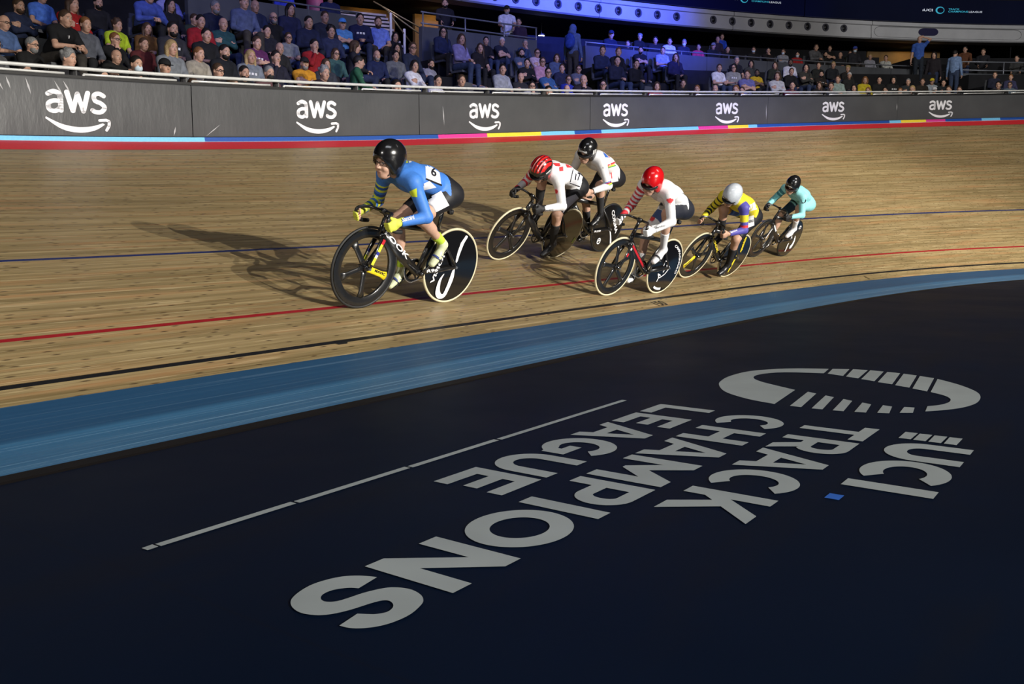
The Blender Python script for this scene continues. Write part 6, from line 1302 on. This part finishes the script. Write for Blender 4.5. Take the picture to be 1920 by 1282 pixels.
# nobody sits in the same place: spread along the row where two would overlap
for i in range(12):
    R_ = sorted([q for q in rows_ if q[1] == i], key=lambda q: q[0])
    for _ in range(6):
        for a, b in zip(R_, R_[1:]):
            g_ = .46 - (b[0] - a[0])
            if g_ > 0: a[0] -= g_ / 2; b[0] += g_ / 2
POSEW = {'fold': 'arms folded', 'clasp': 'hands clasped', 'chin': 'hand at the chin', 'lean': 'leaning forward', 'lap': ''}
def feats(hair, extra):
    o = []
    if hair.startswith('cap'): o.append(CAPC.get(hair.split()[1], '') + ' cap')
    if 'glasses' in extra: o.append('glasses')
    if 'mask' in extra: o.append('face mask')
    return o
info = []
for q in rows_:
    ex = q[6]; pose = next((p_ for p_ in ('fold', 'clasp', 'chin', 'lean') if p_ in ex), None) or rnd.choice(['lap', 'lap', 'lap', 'clasp', 'fold'])
    ft = feats(q[5], ex); base = 'person in ' + q[3] + ((', with ' + ' and '.join(ft)) if ft else '') + ((', ' + POSEW[pose]) if POSEW[pose] and pose != 'lap' else ''); info.append((pose, base))
used = {}
ORD = ['first', 'second', 'third', 'fourth', 'fifth', 'sixth', 'seventh', 'eighth']
ROWN = ['front', 'second', 'third', 'fourth', 'fifth', 'sixth', 'seventh', 'eighth', 'ninth', 'tenth']
for k, q in enumerate(rows_):
    s, i, v, garment, c, hair, ex = q; pose, base = info[k]
    lg = int(round((s - 4.35) / 3.7)); where = 'above the %s fence logo' % ORD[max(0, min(7, lg))]; near_ = sorted(rows_, key=lambda o: (o is q) * 99 + abs(o[0] - s) + 1.2 * abs(o[1] - i)); lab = None
    same = [o for k2, o in enumerate(rows_) if info[k2][1] == base and o is not q]; cands = []
    if not same: cands.append(base + ', ' + where)
    cands.append(base + ', %s row ' % ROWN[i] + where)
    if [o for o in same if o[1] == i and int(round((o[0] - 4.35) / 3.7)) == lg]: cands = []
    for o in near_[:8]:
        if sum(1 for z in rows_ if z[3] == o[3]) > 1: continue
        side = ('right of' if s > o[0] else 'left of') if o[1] == i else ('behind' if i > o[1] else 'in front of'); cands.append(base + ', ' + side + ' the ' + o[3])
    cands += ['person in %s, %s row %s' % (garment, ROWN[i], where)] + ['person in %s, %s the %s' % (garment, 'right of' if s > o[0] else 'left of', o[3]) for o in near_[:5]]
    for cnd in cands:
        if len(cnd.replace(',', '').split()) <= 16 and cnd not in used: lab = cnd; break
    lab = lab or cands[0]; used[lab] = 1
    d = rowd(i); vc = max(-.13, min(.07, v)); p = top(s, d, rowh(i) + (v - vc)); sc_ = 1 + vc / 1.17; base_, rel_ = facing(p, s); hy = -32 if rel_ < rad(-28) else 0
    yaw = base_ + max(rad(-26), min(rad(22), rel_ - rad(hy))) + rad(rnd.uniform(-9, 9)) + (rad(75) if 'turned' in ex else 0)
    person(Matrix.Translation(Vector(p)) @ Matrix.Rotation(yaw, 4, 'Z'), pose, hy, garment, c, hair, ex, sc_, lab)
    seat(s, i, 'grey folding seat with a spectator sitting on it', 'grey folding seats in use', v - vc)
# empty seats the photo shows
for s, i, lb in ((12.6, 0, 'empty grey seat in the front row left of the pale grey hooded jacket'), (13.1, 1, 'empty grey seat behind the dark suit in the second row'), (13.6, 2, 'empty grey seat below the person in lilac cardigan'), (14.1, 2, 'empty grey seat in front of the person in sleeveless black top'),
                 (17.1, 0, 'empty grey seat behind the rail left of the red and white scarf'), (17.6, 1, 'empty grey seat in front of the black cardigan'), (18.4, 1, 'empty grey seat right of the red and white scarf'), (19.0, 2, 'empty grey seat below the light blue polo shirt'),
                 (4.75, 1, 'empty grey seat right of the black t-shirt near the left edge'), (7.0, 2, 'empty dark grey seat in the third row at the left'), (6.3, 3, 'empty dark grey seat above the brown cardigan'), (19.6, 2, 'empty grey seat in front of the parapet left of the white t-shirt'), (20.1, 1, 'empty grey seat left of the white t-shirt'), (10.9, 3, 'empty grey seat below the navy sweatshirt with a white stripe')):
    if all(abs(q[0] - s) > .42 or q[1] != i for q in rows_): seat(s, i, lb)
# standing people: s, d, h of the head, pose
for s, d, h, pose, dy, garment, c, hair, ex, lab in (
    (15.7, 6.1, 3.91, 'standrail', 0, 'black uniform', (.012, .012, .02), 'dark short', 'beard', 'person in black uniform standing behind the railing under the ochre light'),
    (17.3, 5.9, 3.86, 'standrail', 0, 'white t-shirt', (.75, .75, .9), 'cap black', 'beard', 'person in white t-shirt and black cap leaning on the upper railing'),
    (17.85, 6.2, 3.62, 'stand', 0, 'dark top', (.04, .02, .05), 'dark short', '', 'person in dark top standing right of the white t-shirt at the railing'),
    (18.75, 5.2, 3.33, 'stand', 150, 'blue jacket with a rucksack', (.10, .15, .30), 'hood', '', 'person in blue hooded jacket walking away with a blue rucksack'),
    (29.35, 5.0, 3.52, 'standbrow', 0, 'blue polo shirt', (.05, .13, .50), 'bald', '', 'person in blue polo shirt standing with one hand raised to the head'),
    (29.85, 5.1, 2.98, 'stand', 0, 'black coat', (.02, .015, .02), 'dark bob', '', 'person in black coat standing in the gap right of the blue polo shirt'),
    (30.45, 5.1, 3.05, 'stand', 160, 'light blue jumper', (.22, .33, .56), 'dark short', 'maskblack', 'person in light blue jumper and black trousers standing in the right hand gap'),
    (31.25, 6.1, 3.40, 'standrail', 0, 'orange and black top', (.14, .05, .02), 'dark short', '', 'person in orange and black top standing behind the railing at right'),
    (31.75, 6.1, 3.31, 'standrail', 0, 'black shirt with a white collar', (.015, .015, .02), 'brown short', '', 'person in black shirt with white collar leaning on the right hand railing'),
    (32.65, 6.1, 3.06, 'standrail', 0, 'black and white top', (.06, .06, .06), 'dark short', '', 'person in black and white top at the far right edge behind the railing'),
    (12.8, 6.2, 3.76, 'stand', 0, 'dark blue top', (.02, .03, .12), 'dark short', '', 'person in dark blue top standing left of the magenta column')):
    p = top(s, d, h - 1.62); base_, rel_ = facing(p, s); yaw = base_ + max(rad(-40), min(rad(20), rel_)) + rad(dy)
    r = person(Matrix.Translation(Vector(p)) @ Matrix.Rotation(yaw, 4, 'Z'), pose, -10, garment, c, hair, ex, 1., lab)
    if 'rucksack' in garment:
        g = Blob(); g.ell('r', (-.21, 0, 1.24), (.11, .16, .24), .02); g.ell('r', (-.29, 0, 1.14), (.06, .12, .12), .03); V, F = g.mesh(.015); o = bpy.data.objects.new('rucksack', fastmesh('rucksack', V, F, CLOTH)); COL.objects.link(o); o.color = (.02, .05, .28, 1); o.matrix_world = r.matrix_world.copy(); tag(o, 'blue rucksack on the back of the walking person', 'rucksack')
    # what they stand on
    q0 = top(s - .45, d - .35, 0), top(s + .45, d - .35, 0), top(s + .45, d + .45, 0), top(s - .45, d + .45, 0)
    V = [tuple(np.array(a) + (0, 0, z)) for z in (h - 1.62 - .5, h - 1.62) for a in q0]; obj('floor_landing', mesh('floor_landing', V, [(3, 2, 1, 0), (4, 5, 6, 7), (0, 1, 5, 4), (1, 2, 6, 5), (2, 3, 7, 6), (3, 0, 4, 7)], DARK), kind='structure')
